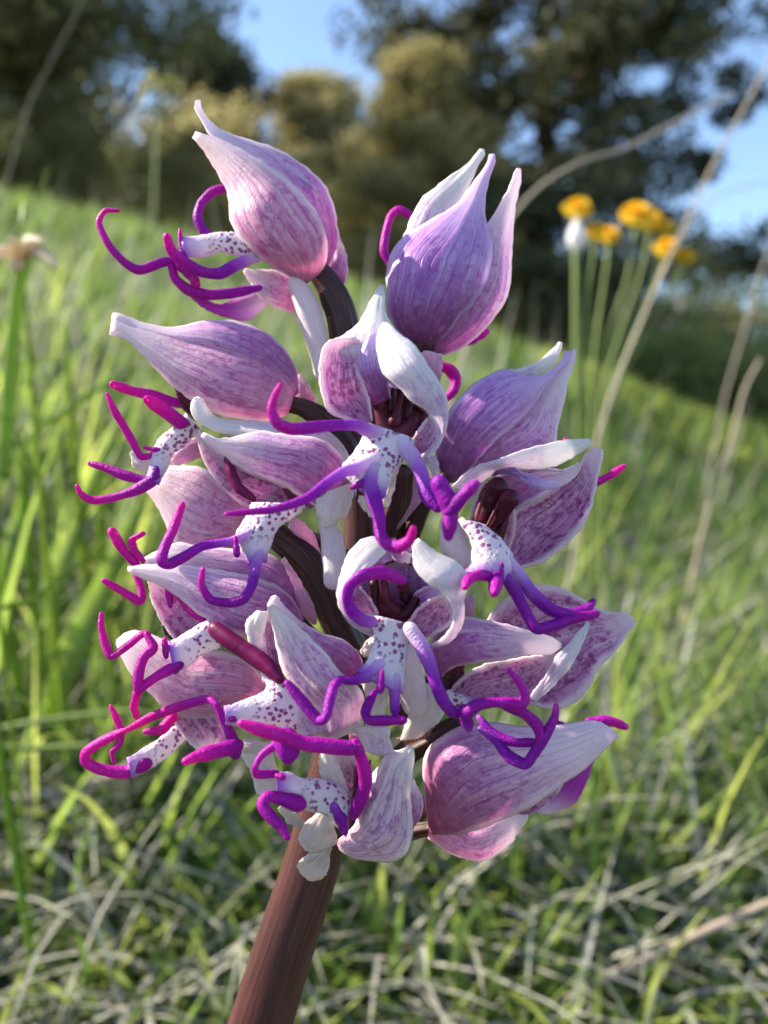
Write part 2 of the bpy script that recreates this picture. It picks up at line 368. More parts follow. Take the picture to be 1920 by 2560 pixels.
def add_grass(acc, n, y0, y1, ln, wd, lean, curl, clump=.5, power=1.0, az=None, rlo=0, rhi=1, keep=None):
    x, y = field(n, y0, y1, power, clump)
    if keep is not None:
        m = keep(x, y); x, y = x[m], y[m]
    n = len(x); base = np.stack([x, y, gz(x, y)], -1)
    a = rng.random(n) * 6.283 if az is None else rng.normal(az[0], az[1], n)
    l = rng.uniform(*ln, n); 
    V, F, at = blades(base, l, rng.uniform(*wd, n), a, np.abs(rng.normal(lean[0], lean[1], n)), np.abs(rng.normal(curl[0], curl[1], n)), rnd=rng.uniform(rlo, rhi, n))
    acc.append((V, F, at))
def merge(name, acc, mat, label, cat):
    off = 0; Vs, Fs, As = [], [], []
    for V, F, a in acc:
        Vs.append(V); Fs.append(F + off); As.append(a); off += len(V)
    return tag(mesh_obj(name, np.vstack(Vs), np.vstack(Fs), MATS[mat], attr=np.concatenate(As)), label, cat, kind='stuff')
g = []
add_grass(g, 14000, .12, .8, (.018, .055), (.0018, .0042), (.35, .3), (1.0, .5), .6, 1.0, None, .1, 1)
add_grass(g, 3200, .18, 1.0, (.04, .095), (.0020, .0036), (.25, .2), (.9, .5), .5, 1.0)
add_grass(g, 12000, .7, 2.4, (.03, .08), (.003, .006), (.25, .2), (.8, .4), .5, 1.0, None, 0, .8, keep=lambda x, y: x < .15 * y)
add_grass(g, 9000, .6, 2.3, (.03, .07), (.003, .006), (.25, .2), (.8, .4), .5, 1.0, None, 0, .18, keep=lambda x, y: x > .15 * y)  # darkest tones only: shade on the right slope painted into the blades
add_grass(g, 16000, 2.0, 6.0, (.05, .13), (.006, .012), (.25, .2), (.7, .4), .6, 1.0, None, 0, .7)
add_grass(g, 14000, 5.0, 16.0, (.12, .3), (.015, .03), (.3, .2), (.6, .4), .6, 1.0)
add_grass(g, 26000, 2.0, 3.4, (.05, .11), (.006, .010), (.25, .2), (.6, .4), .3, 1.0, None, .8, 1.0, keep=lambda x, y: (x > .2 * y) & (np.abs(y - 2.7 - .1 * np.sin(x * 5)) < .30))  # palest tones only: sunlit strip along the crest painted into the blades
# taller lusher sward on the bank to the left
add_grass(g, 700, .2, 1.2, (.07, .15), (.0024, .004), (.2, .15), (.6, .35), .5, 1.0, (.4, .8), .55, 1.0, keep=lambda x, y: x < -.22 * y - .03)
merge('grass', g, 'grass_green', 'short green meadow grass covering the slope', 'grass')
g = []
add_grass(g, 7000, .14, .7, (.04, .09), (.0011, .0024), (.85, .35), (1.1, .5), .4, .9)
add_grass(g, 4000, .14, .5, (.04, .09), (.0010, .0022), (1.15, .25), (.7, .4), .3, .9)
add_grass(g, 3000, .6, 3.0, (.06, .14), (.0025, .004), (.6, .4), (.9, .5), .4, 1.0, keep=lambda x, y: x < .12 * y)
add_grass(g, 250, .7, 2.5, (.10, .22), (.0015, .0025), (.2, .2), (.4, .4), .2, 1.0)
merge('dry_grass', g, 'grass_dry', 'grey brown dead grass matted between the green blades', 'dry grass')

# ------------------------------------------------------------------ trees
def leaf_cloud(cent, spread, n_each, size, droop=0.0, squash=.6):
    """leaf quads round the clump centres"""
    n = len(cent) * n_each
    c = np.repeat(cent, n_each, 0); s = np.repeat(spread, n_each)
    d = rng.normal(size=(n, 3)); d /= np.linalg.norm(d, axis=1)[:, None]
    r = rng.random(n) ** .45
    p = c + d * (r * s)[:, None] * np.array([1, 1, squash]); p[:, 2] -= droop * np.hypot(d[:, 0], d[:, 1]) * r * s
    a = rng.normal(size=(n, 3)); a /= np.linalg.norm(a, axis=1)[:, None]
    bb = np.cross(a, rng.normal(size=(n, 3))); bb /= np.linalg.norm(bb, axis=1)[:, None]
    l = rng.uniform(.7, 1.3, n)[:, None] * size; wd = l * .42
    V = np.stack([p - a * l * .5, p + bb * wd * .5, p + a * l * .5, p - bb * wd * .5], 1).reshape(-1, 3)
    F = np.arange(n * 4).reshape(-1, 4)
    at = np.repeat(np.clip(np.repeat(rng.random(len(cent)), n_each) * .6 + rng.random(n) * .4, 0, 1), 4)
    return V, F, at
def limb(acc, a, bpt, r0, r1, sag=.0, n=8):
    t = np.linspace(0, 1, n)[:, None]
    C = np.array(a) * (1 - t) + np.array(bpt) * t; C[:, 2] -= sag * np.sin(np.pi * t[:, 0])
    C[1:-1] += rng.normal(size=(n - 2, 3)) * r0 * .5
    acc.append(tube_mesh(C, np.linspace(r0, r1, n), 8, cap=False)[:2])
def join(acc):
    off = 0; Vs, Fs = [], []
    for V, F in acc: Vs.append(V); Fs.append(F + off); off += len(V)
    return np.vstack(Vs), np.vstack(Fs)
def seed(k):
    global rng
    rng = np.random.default_rng(k)
def pine(loc, H, rad, z0, nb, mat, leaf, label, group=None, n_each=150, gap=.0, clump=.16, seedv=1, trunk_r=None):
    loc = np.array([loc[0], loc[1], float(gz(*loc))])
    t = empty('pine_tree', loc); tag(t, label, 'tree', group)
    tr = []; top = loc + [rng.normal() * .1, 0, H]
    r0 = trunk_r or H * .022
    limb(tr, loc - [0, 0, .1], top, r0, r0 * .2, 0, 14)
    cents, sp = [], []
    for k in range(nb):
        f = (k + rng.random()) / nb; z = z0 + (H - z0) * f
        az = k * 2.399 + rng.normal() * .3
        L = rad * (1 - f ** 1.6 * .85) * rng.uniform(.65, 1.1)
        s = loc + [0, 0, z]; e = s + np.array([math.cos(az) * L, math.sin(az) * L, L * rng.uniform(-.10, .22)])
        limb(tr, s, e, r0 * .30 * (1 - .6 * f), r0 * .05, L * .05, 7)
        for q in np.linspace(.30, 1.0, max(4, int(L / (clump * .9)))):
            if rng.random() < gap: continue
            for h in range(2):
                side = np.array([-math.sin(az), math.cos(az), 0]) * rng.normal() * L * .22 * q
                cents.append(s + (e - s) * q + side + [0, 0, rng.normal() * .05 * rad]); sp.append(clump * rng.uniform(.7, 1.5))
    V, F = join(tr); mesh_obj('trunk', V, F, MATS['bark'], t)
    V, F, a = leaf_cloud(np.array(cents), np.array(sp), n_each, leaf, .0, .55)
    mesh_obj('crown', V, F, MATS[mat], t, attr=a, smooth=False)
    return t
def broad(name, loc, H, rad, z0, n_cl, mat, leaf, label, cat='tree', group=None, n_each=120, clump=.25, sq=1.0):
    loc = np.array([loc[0], loc[1], float(gz(*loc))])
    t = empty(name, loc); tag(t, label, cat, group)
    tr = []; zc = (H + z0) / 2; hh = (H - z0) / 2
    limb(tr, loc - [0, 0, .05], loc + [rng.normal() * .05, 0, zc], H * .022, H * .010, 0, 8)
    d = rng.normal(size=(n_cl, 3)); d /= np.linalg.norm(d, axis=1)[:, None]
    r = rng.random(n_cl) ** .4; lump = 1 + .25 * np.sin(d[:, 0] * 5 + 1) * np.cos(d[:, 2] * 4)
    cents = loc + [0, 0, zc] + d * (r * lump)[:, None] * np.array([rad, rad * sq, hh])
    for k in rng.choice(n_cl, min(14, n_cl), replace=False):
        limb(tr, loc + [0, 0, z0 + (zc - z0) * rng.random()], cents[k], H * .008, H * .002, 0, 6)
    V, F = join(tr); mesh_obj('trunk', V, F, MATS['bark'], t)
    V, F, a = leaf_cloud(cents, np.full(n_cl, clump) * rng.uniform(.6, 1.4, n_cl), n_each, leaf, 0, .8)
    mesh_obj('crown', V, F, MATS[mat], t, attr=a, smooth=False)
    return t
def gx_(px, dist): return (px - 960) * K * dist
seed(11); pine((gx_(1330, 7.0), 7.0), 8.4, 1.95, .9, 60, 'needles_dark', .08, 'tall dark pine with brown trunk standing against the blue sky', n_each=190, gap=.08, clump=.26, trunk_r=.13)
seed(12); pine((gx_(1080, 9.5), 9.5), 4.1, 1.9, .5, 40, 'needles_olive', .10, 'olive sunlit pine just behind the tall dark pine', n_each=170, gap=.05, clump=.34)
seed(13); pine((gx_(800, 12.0), 12.0), 4.9, 1.9, .5, 36, 'needles_olive', .12, 'olive brown pine in the gap of open sky', n_each=170, gap=.05, clump=.42)
seed(14); pine((gx_(560, 11.0), 11.0), 4.6, 1.5, .4, 34, 'needles_dark', .11, 'smaller dark pine next to the leafy tree', n_each=170, gap=.05, clump=.40)
seed(15); pine((gx_(1060, 6.0), 6.0), 2.5, 1.05, .15, 44, 'needles_olive', .055, 'low spreading olive conifer in front of the tall dark pine', n_each=150, gap=.02, clump=.19)
seed(16); broad('leafy_tree', (gx_(110, 4.6), 4.6), 5.3, 1.25, .0, 560, 'leaves_dark', .06, 'dark leafy tree standing at the top of the grassy bank', n_each=150, clump=.27)
seed(17); broad('leafy_tree', (gx_(-330, 5.5), 5.5), 5.0, 1.3, .3, 300, 'leaves_dark', .065, 'second dark leafy tree further along the bank', n_each=130, clump=.29)
seed(18)
for px, dist, H, rad, mat, lab in (
        (1700, 5.2, 1.55, .75, 'needles_olive', 'tan olive shrub below the tall dark pine'),
        (1930, 4.6, 1.3, .7, 'leaves_shrub', 'yellow green shrub where the slope falls away'),
        (1480, 5.6, 1.2, .6, 'needles_dark', 'dark low shrub beneath the pine trunk'),
        (1230, 6.0, 1.3, .7, 'needles_olive', 'olive shrub at the crest behind the orchid'),
        (900, 6.4, 1.5, .8, 'leaves_dark', 'dark rounded shrub under the olive pines'),
        (600, 6.0, 1.5, .8, 'leaves_dark', 'dark shrub at the foot of the smaller pine'),
        (400, 9.0, 3.0, 1.5, 'needles_olive', 'tall olive shrub between the leafy tree and the smaller pine'),
        (640, 8.2, 2.5, 1.3, 'needles_olive', 'wide olive shrub below the gap of open sky'),
        (250, 8.0, 2.8, 1.3, 'leaves_dark', 'tall dark shrub behind the trunk of the leafy tree'),
        (80, 4.2, .75, .6, 'leaves_dark', 'low dark shrub under the leafy tree on the bank'),
        (1600, 3.7, .45, .35, 'leaves_shrub', 'small bright bush on the crest of the slope'),
        (1790, 3.6, .48, .36, 'leaves_shrub', 'small leafy bush beside the trodden grass crest')):
    broad('shrub', (gx_(px, dist), dist), H, rad, .04, 90, mat, .035 if H < 2 else .08, lab, 'shrub', 'shrubs at the wood edge', n_each=110, clump=.16 if H < 2 else .34)
for k, (px, dist, H) in enumerate(((250, 19, 7), (820, 20, 5.2), (1180, 21, 6.0), (1560, 18, 4.6), (1830, 17, 3.6), (2100, 16, 4.5), (-250, 15, 8.0))):
    broad('leafy_tree', (gx_(px, dist), dist), H, 2.6, .3, 150, 'leaves_dark' if k % 2 else 'needles_olive', .14, 'tree in the wood behind the nearer pines', 'tree', 'trees in the wood behind', n_each=110, clump=.55)

# ------------------------------------------------------------------ single stalks, blades and meadow flowers
def stalk(name, pts, r, dist, mat, label, cat, group=None, parent=None, flat=1.0, to_ground=True):
    pts = np.array(pts, float); n = len(pts)
    D = np.interp(np.linspace(0, 1, n), np.linspace(0, 1, len(np.atleast_1d(dist))), np.atleast_1d(dist))
    W = np.array([PY(p[0], p[1], q) for p, q in zip(pts, D)])
    if to_ground:                                    # run on down until it stands in the soil
        a = W[0].copy(); g_ = np.array([a[0], a[1], float(gz(a[0], a[1])) - .004])
        dirn = W[0] - W[1]; k = max(1e-6, a[2] - g_[2]); sh = np.clip(dirn[:2] / max(1e-4, -dirn[2]) if dirn[2] < -1e-4 else np.zeros(2), -.5, .5)
        foot = np.array([a[0] + sh[0] * k * .6, a[1] + sh[1] * k * .6, 0]); foot[2] = float(gz(foot[0], foot[1])) - .004
        W = np.vstack([foot, (foot + a) / 2, W])
    C = spline(W, 40); rr = r * K * D.mean()
    V, F, uv = tube_mesh(C, np.linspace(rr * 1.1, rr * .75, 40), 8, cap=True)
    o = mesh_obj(name, V, F, MATS[mat], parent, uv=uv, attr=np.full(len(V), rng.random()), origin=C[0])
    if label: tag(o, label, cat, group)
    return o
stalk('dry_stalk', [(1490, 1120), (1540, 960), (1610, 790), (1690, 610), (1780, 420), (1850, 290), (1960, 90)], 5, .32, 'stalk_dry', 'thick grey dead stalk leaning past the yellow flowers', 'stalk')
stalk('dry_stalk', [(1640, 700), (1720, 570), (1780, 500), (1850, 470), (1990, 440)], 2, .322, 'stalk_dry', 'thin grey side strand forking from the thick dead stalk', 'stalk', to_ground=False)
stalk('dry_stalk', [(1245, 620), (1290, 530), (1370, 450), (1470, 397), (1560, 372), (1680, 310), (1830, 235)], 5, [.30, .30, .32], 'stalk_dry', 'arching brown dead stalk rising behind the top orchid flower', 'stalk')
stalk('dry_stalk', [(1810, 1000), (1850, 860), (1900, 690), (1960, 520)], 2, .9, 'stalk_dry', 'slim pale dead stalk in front of the tan shrub', 'stalk')
stalk('dry_stalk', [(60, 300), (120, 170), (230, -40)], 1.5, .40, 'stalk_dry', 'faint slanting dead stalk in front of the leafy tree', 'stalk')
stalk('dry_stalk', [(1780, 1240), (1830, 1100), (1860, 980), (1900, 900)], 5, .35, 'stalk_dry', 'short thin dead stalk on the trodden crest', 'stalk')
def head(name, c, dist, rpx, mat, n, t, up=(0, -.5, .85), rings=3, ln=1.0, thick=.22):
    """flower head: rings of ray petals round a small dome"""
    c = PY(c[0], c[1], dist); r = rpx * K * dist; upv = np.array(up) / np.linalg.norm(up)
    a = np.cross(upv, [1, 0, 0.2]); a /= np.linalg.norm(a); bb = np.cross(upv, a)
    Vs, Fs, As = [], [], []; off = 0
    for q in range(rings):
        for k in range(n):
            th = 6.283 * (k + .5 * q) / n + rng.normal() * .05; d = np.cos(th) * a + np.sin(th) * bb; sd_ = np.cross(upv, d)
            L = r * (1 - .10 * q) * rng.uniform(.9, 1.08); el = (.05, .45, .85, 1.2)[q]; wv = L * .26; d = d * math.cos(el) + upv * math.sin(el); lift = .2
            for tt in (0, .5, 1):
                p = c + d * L * tt + upv * L * (lift * tt - .25 * tt * tt)
                ww = wv * (.5, 1, .7)[int(tt * 2)]
                Vs += [p - sd_ * ww + upv * .0, p + upv * ww * .25, p + sd_ * ww]
            for s_ in range(2):
                for e_ in range(2): i0 = off + s_ * 3 + e_; Fs.append([i0, i0 + 1, i0 + 4, i0 + 3])
            off += 9; As += [rng.random()] * 9
    return mesh_obj(name, np.array(Vs), np.array(Fs), MATS[mat], t, attr=np.array(As))
def receptacle(c, dist, rpx, t, mat='stalk_green'):
    c = PY(c[0], c[1], dist); r = rpx * K * dist
    C = c + np.outer(np.linspace(-1.3, .15, 8), [0, 0, r]); rad = r * np.array([.25, .55, .78, .88, .9, .85, .7, .3])
    V, F, uv = tube_mesh(C, rad, 10, cap=True); return mesh_obj('flower_base', V, F, MATS[mat], t, uv=uv, attr=np.full(len(V), .4))
YF = [((1445, 525), 38, .36, [(1445, 990), (1442, 800), (1440, 640), (1445, 548)], 'yellow flower head standing above the white seed bud'),
      ((1487, 580), 27, .36, [(1455, 1010), (1460, 850), (1475, 700), (1487, 600)], 'small yellow flower head next to the white seed bud'),
      ((1523, 590), 28, .37, [(1478, 1010), (1488, 860), (1508, 720), (1523, 610)], 'orange yellow flower head touching its smaller neighbour'),
      ((1590, 538), 40, .37, [(1490, 1040), (1520, 850), (1570, 690), (1588, 565)], 'large yellow flower head of the fullest pair'),
      ((1625, 555), 36, .38, [(1500, 1050), (1535, 880), (1600, 690), (1624, 580)], 'deep yellow flower head overlapping the largest one'),
      ((1662, 573), 24, .38, [(1510, 1050), (1560, 880), (1630, 720), (1660, 590)], 'little round yellow flower head beside the overlapping pair'),
      ((1668, 622), 34, .36, [(1515, 1060), (1570, 880), (1630, 740), (1665, 645)], 'yellow flower head close to the thick dead stalk'),
      ((1712, 645), 24, .36, [(1530, 1060), (1590, 880), (1670, 740), (1710, 660)], 'yellow flower head partly behind the thick dead stalk')]
for c, r, dist, st, lab in YF:
    t = empty('yellow_flower', PY(st[0][0], st[0][1], dist)); tag(t, lab, 'flower', 'yellow meadow flowers')
    W = np.array([PY(p[0], p[1], dist) for p in st]); foot = W[0].copy(); foot[2] = float(gz(foot[0], foot[1])) - .003
    C = spline(np.vstack([foot, W]), 30); rr = 4.5 * K * dist
    V, F, uv = tube_mesh(C, np.linspace(rr, rr * .8, 30), 8); mesh_obj('stem', V, F, MATS['stalk_green'], t, uv=uv, attr=np.full(len(V), rng.random()))
    receptacle(c, dist, r * .62, t); head('petals', c, dist, r, 'petal_yellow', 15, t, up=(rng.normal() * .2, -.75, .65), rings=4)
t = empty('seed_bud', PY(1440, 990, .35)); tag(t, 'white closed seed bud below the round yellow flower head', 'bud')
C = spline(np.array([PY(1440, 1000, .35), PY(1440, 800, .35), PY(1440, 620, .35)]), 20)
V, F, uv = tube_mesh(C, np.full(20, 8 * K * .35), 8); mesh_obj('stem', V, F, MATS['stalk_green'], t, uv=uv, attr=np.full(len(V), .2))
C = np.array([PY(1442, y, .35) for y in np.linspace(622, 556, 10)])
V, F, uv = tube_mesh(C, K * .35 * np.array([10, 17, 21, 22, 22, 21, 19, 16, 13, 9]), 12, ridges=6, ridge_amp=.06); mesh_obj('bud', V, F, MATS['pappus_white'], t, uv=uv, attr=np.full(len(V), .6))
t = empty('yellow_flower', PY(382, 820, .9)); tag(t, 'faint pale yellow flower on a tall stem in front of the dark trees', 'flower')
foot = PY(378, 900, .9); foot[2] = float(gz(foot[0], foot[1])) - .003
C = spline(np.array([foot, PY(380, 700, .9), PY(388, 450, .9), PY(396, 250, .9)]), 20)
V, F, uv = tube_mesh(C, np.full(20, 4 * K * .9), 8); mesh_obj('stem', V, F, MATS['stalk_green'], t, uv=uv, attr=np.full(len(V), .5))
for k, (dx, dy) in enumerate(((0, 0), (-36, 18), (32, 14), (10, 40), (-14, -30), (24, -22), (-30, -8))): head('petals', (395 + dx, 225 + dy), .9, 20, 'petal_pale', 9, t, up=(rng.normal() * .5, -.6, .7), rings=2)
# withered flower on the left
t = empty('withered_flower', PY(35, 1100, .14)); tag(t, 'tan withered star shaped flower on a bright green stem', 'flower')
C = spline(np.array([PY(10, 1180, .14), PY(28, 900, .14), PY(48, 700, .14), PY(58, 660, .14)]), 24)
V, F, uv = tube_mesh(C, np.full(24, 17 * K * .14), 8); mesh_obj('stem', V, F, MATS['blade_fresh'], t, uv=uv, attr=np.full(len(V), .5))
for pts in ([(55, 640), (100, 632), (140, 665)], [(55, 640), (20, 628), (-40, 645)], [(55, 638), (75, 605), (105, 603)], [(55, 638), (48, 620), (30, 598)], [(55, 645), (40, 665), (35, 668)]):
    W = np.array([PY(p[0], p[1], .14 - .003 * k) for k, p in enumerate(pts)]); C = spline(W, 12)
    V, F, uv = tube_mesh(C, K * .14 * np.interp(np.linspace(0, 1, 12), [0, .5, 1], [9, 17, 6]), 8); mesh_obj('petal', V, F, MATS['dry_petal'], t, uv=uv, attr=np.full(len(V), rng.random()))
def blade_obj(pts, wpx, dist, mat, label, group, name='tall_grass', cat='grass'):
    W = np.array([PY(p[0], p[1], dist) for p in pts]); a = W[0]
    foot = np.array([a[0] + (W[0] - W[1])[0] * .3, a[1] + .02, 0]); foot[2] = min(float(gz(foot[0], foot[1])), a[2] - .002)
    C = spline(np.vstack([foot, W]), 30); n = 30
    T = np.gradient(C, axis=0); T /= np.linalg.norm(T, axis=1)[:, None]
    sd_ = np.cross(T, np.array([.35, 1, .25])); sd_ /= np.linalg.norm(sd_, axis=1)[:, None]; nn = np.cross(T, sd_)
    t = np.linspace(0, 1, n); wv = wpx * K * dist * .5 * np.clip((.15 + t * 1.6).clip(0, 1) * (1 - t ** 3), .05, 1)
    V = np.stack([C - sd_ * wv[:, None] + nn * wv[:, None] * .3, C, C + sd_ * wv[:, None] + nn * wv[:, None] * .3], 1).reshape(-1, 3)
    ii = (np.arange(n - 1) * 3)[:, None]; jj = np.arange(2)[None]; a = ii + jj
    F = np.stack([a, a + 1, a + 4, a + 3], -1).reshape(-1, 4)
    o = mesh_obj(name, V, F, MATS[mat], attr=np.full(len(V), rng.random()), origin=C[0])
    m = o.modifiers.new('thick', 'SOLIDIFY'); m.thickness = .00012
    tag(o, label, cat, group)
LB = 'bright green backlit tall grass leaf rising beside the orchid'
for pts, wd, dist in (([(140, 1560), (200, 1300), (300, 1060), (390, 860)], 60, .21), ([(20, 1500), (60, 1250), (100, 1050), (130, 900)], 55, .21),
                      ([(150, 1750), (260, 1480), (350, 1270), (420, 1150)], 95, .21), ([(-10, 1350), (20, 1100), (40, 850), (60, 720)], 40, .21),
                      ([(170, 900), (200, 760), (240, 600)], 36, .2), ([(60, 1200), (130, 1060), (270, 960), (420, 900)], 40, .2),
                      ([(60, 700), (90, 520), (120, 420)], 34, .17), ([(-20, 1640), (70, 1520), (170, 1420), (250, 1380)], 40, .13),
                      ([(-30, 1120), (120, 1230), (210, 1310)], 22, .14), ([(250, 1300), (300, 1120), (350, 960)], 30, .22)):
    blade_obj(pts, wd, dist, 'blade_fresh', LB, 'bright blades left of the orchid')
LS = 'thick pale dry straw lying across the matted grass'
for pts, r, dist in (([(1240, 2640), (1420, 2500), (1650, 2380), (1960, 2240)], 13, .16), ([(1400, 2600), (1560, 2480), (1760, 2360), (1960, 2280)], 10, .18),
                     ([(1200, 2600), (1270, 2480), (1345, 2380)], 16, .2), ([(-40, 1830), (120, 1800), (330, 1780), (420, 1800)], 8, .17), ([(-40, 1860), (60, 1870), (220, 1865)], 9, .16),
                     ([(-40, 2010), (120, 1985), (260, 1950), (400, 1870)], 17, .2), ([(420, 2330), (450, 2150), (475, 1990), (480, 1960)], 17, .22),
                     ([(150, 2440), (210, 2350), (280, 2270)], 15, .2), ([(100, 2560), (110, 2400), (90, 2280), (40, 2180)], 11, .19), ([(-30, 2300), (60, 2300), (150, 2290)], 11, .2),
                     ([(1280, 2280), (1400, 2230), (1540, 2210), (1640, 2200)], 13, .24), ([(1330, 2120), (1400, 2070), (1470, 2052), (1560, 2080), (1640, 2160)], 12, .24),
                     ([(1500, 2080), (1640, 2010), (1780, 1960), (1930, 1930)], 10, .26), ([(1080, 2200), (1180, 2380), (1260, 2480), (1340, 2580)], 10, .2), ([(1640, 2330), (1690, 2200), (1700, 2150)], 11, .24)):
    stalk('grass_straw', pts, r, dist, 'stalk_dry' if r > 12 else 'stalk_green', LS if r > 12 else 'slender greenish straw lying across the matted grass', 'straw', 'long straws in the matted grass' if r > 12 else 'slender greenish straws in the matted grass', to_ground=False)
t = empty('bedstraw', PY(830, 2560, .17)); tag(t, 'small whorled green herb beside the orchid stem', 'herb')
c0 = PY(835, 2490, .17)
for a_, l in ((75, 150), (20, 110), (-30, 120), (-75, 130), (200, 120), (155, 110), (110, 90), (235, 100)):
    e = PY(835 + math.cos(R(a_)) * l, 2490 - math.sin(R(a_)) * l, .17 - .01 * math.sin(a_)); C = spline(np.array([c0, (c0 + e) / 2 + [0, 0, .001], e]), 12)
    V, F, uv = tube_mesh(C, K * .17 * np.interp(np.linspace(0, 1, 12), [0, .5, 1], [9, 15, 5]), 8); mesh_obj('leaf', V, F, MATS['blade_fresh'], t, uv=uv, attr=np.full(len(V), rng.random()))
C = spline(np.array([[c0[0] + .004, c0[1], float(gz(c0[0], c0[1])) - .003], (c0 + [c0[0] + .004, c0[1], 0]) / 2, c0]), 14)
V, F, uv = tube_mesh(C, np.full(14, K * .17 * 9), 8); mesh_obj('stem', V, F, MATS['stalk_green'], t, uv=uv, attr=np.full(len(V), .3))
# ------------------------------------------------------------------ the orchid
seed(21)
# traced study frames: origin (photograph px) and scale of each enlarged view the outlines were measured in
q = 600 / 1659.0
REG = dict(A=(200, 220, 700 / 1659.0), B=(900, 340, q), C=(180, 750, q), D=(640, 780, q), E=(1040, 840, q), F=(180, 1250, q),
           G=(640, 1280, q), H=(1040, 1380, q), I=(180, 1680, 700 / 1659.0), J=(600, 1780, q), K=(1040, 1700, q), S=(0, 0, 1.0))
def reg(r, pts):
    x0, y0, s = REG[r]; p = np.asarray(pts, float); return np.stack([x0 + p[:, 0] * s, y0 + p[:, 1] * s], -1)
RACHIS = np.array([(620, 2640), (660, 2530), (706, 2380), (783, 2145), (840, 1900), (872, 1680), (893, 1480), (900, 1300), (888, 1120), (872, 980), (858, 860), (845, 800)], float)
low = P(RACHIS[0, 0], RACHIS[0, 1], -1); dr = low - P(706, 2380, -1); dr = dr / -dr[2]; hh = low[2]
foot = low + dr * hh * np.array([.72, .72, 1]); foot[2] = float(gz(foot[0], foot[1]))
orchid = tag(empty('orchid', foot), 'purple and white orchid spike in bloom on a thick brown stem', 'flower')
Cst = spline(np.vstack([foot - [0, 0, .003]] + [low + dr * hh * e_ * np.array([1 - .28 * e_ ** 2, 1 - .28 * e_ ** 2, 1]) for e_ in np.linspace(.96, .06, 16)] + [P(RACHIS[:, 0], RACHIS[:, 1], np.full(len(RACHIS), -1.0))]), 150)
zz = Cst[:, 2]; zk = [P(640, 2560, 0)[2], P(770, 2130, 0)[2], P(872, 1680, 0)[2], P(893, 1300, 0)[2], P(845, 800, 0)[2]]
rad = np.interp(zz, zk[:1] + zk[1:], K * S * np.array([80, 71, 52, 42, 26]))
V, F, uv = tube_mesh(Cst, rad, 48, cap=True, ridges=5, ridge_amp=.010, rough=.004)
mesh_obj('stem', V, F, MATS['stem_brown'], orchid, uv=uv)

FLOWER_LABELS = iter(['closed pale pink hood with two thin white tips, topmost of the spike', 'upright violet hood with three white points',
    'pink lilac hood drawn out into a long white beak', 'broad lilac hood with two blunt white points below the beaked one',
    'open flower with white flaps round its dark throat, highest of the open ones', 'violet hood ending in white claws',
    'open flower with dark maroon pollen clubs and veined purple sepal', 'open flower with one purple arm curled across its throat',
    'wide open pale flower mottled purple inside', 'large smooth hood shading from rose base to white point',
    'crumpled white hood just above the bare stem', 'half hidden flower with one broad pink sepal', 'lilac hood with one sharp white point',
    'wide pink hood with a spotted lip and thick magenta lobes', 'flower showing only its spotted lip and hot pink loops', 'folded white hood with blunt tips'])
def flower(r, base, d):
    p = reg(r, [base])[0]; return tag(empty('flower', P(p[0], p[1], d), orchid), next(FLOWER_LABELS))
def pet(fl, r, L, R_, d, b=.5, m='petal_lilac', tilt=0.0, name='sepal', n=34, k=19, wave=.10, th=.20, ridge=.035):
    L = spline(reg(r, L), n); R_ = spline(reg(r, R_), n)
    t = np.linspace(0, 1, n)[:, None]; s = np.linspace(-1, 1, k)[None]
    D = np.interp(np.linspace(0, 1, n), np.linspace(0, 1, len(np.atleast_1d(d))), np.atleast_1d(d))[:, None]
    hw = np.linalg.norm(L - R_, axis=1)[:, None] * .5 * K * S * 1e3
    prof = (1 - np.abs(s) ** 2.3)
    ph = rng.random(4) * 6.28
    dep = D + tilt * s * np.sin(np.pi * (t * .8 + .1)) + b * hw * prof
    dep = dep + wave * hw ** .5 * np.sin(7 * t + 3 * s + ph[0]) * (.3 + .7 * np.abs(s)) + .05 * np.sin(17 * t + 5 * s + ph[1]) * np.abs(s)
    dep = dep + ridge * hw ** .5 * (np.cos(s * 9 + ph[2] + .7 * np.sin(3 * t + ph[3])) + .5 * np.cos(s * 21 + ph[0])) * np.sin(np.pi * t)
    f = (s + 1) / 2
    px = L[:, None, 0] * (1 - f) + R_[:, None, 0] * f; py = L[:, None, 1] * (1 - f) + R_[:, None, 1] * f
    jag = rng.normal(size=(n, 1, 2)) * 1.0
    V = P(px + jag[..., 0] * np.abs(s) ** 4, py + jag[..., 1] * np.abs(s) ** 4, dep).reshape(-1, 3)
    uv = np.stack(np.broadcast_arrays(t, f), -1).reshape(-1, 2)
    i = np.arange(n - 1)[:, None]; j = np.arange(k - 1)[None]
    F = np.stack([i * k + j, (i + 1) * k + j, (i + 1) * k + j + 1, i * k + j + 1], -1).reshape(-1, 4)
    o = mesh_obj(name, V, F, MATS[m], fl, uv=uv)
    md = o.modifiers.new('thick', 'SOLIDIFY'); md.thickness = th * 1e-3; md.offset = 0
    return o
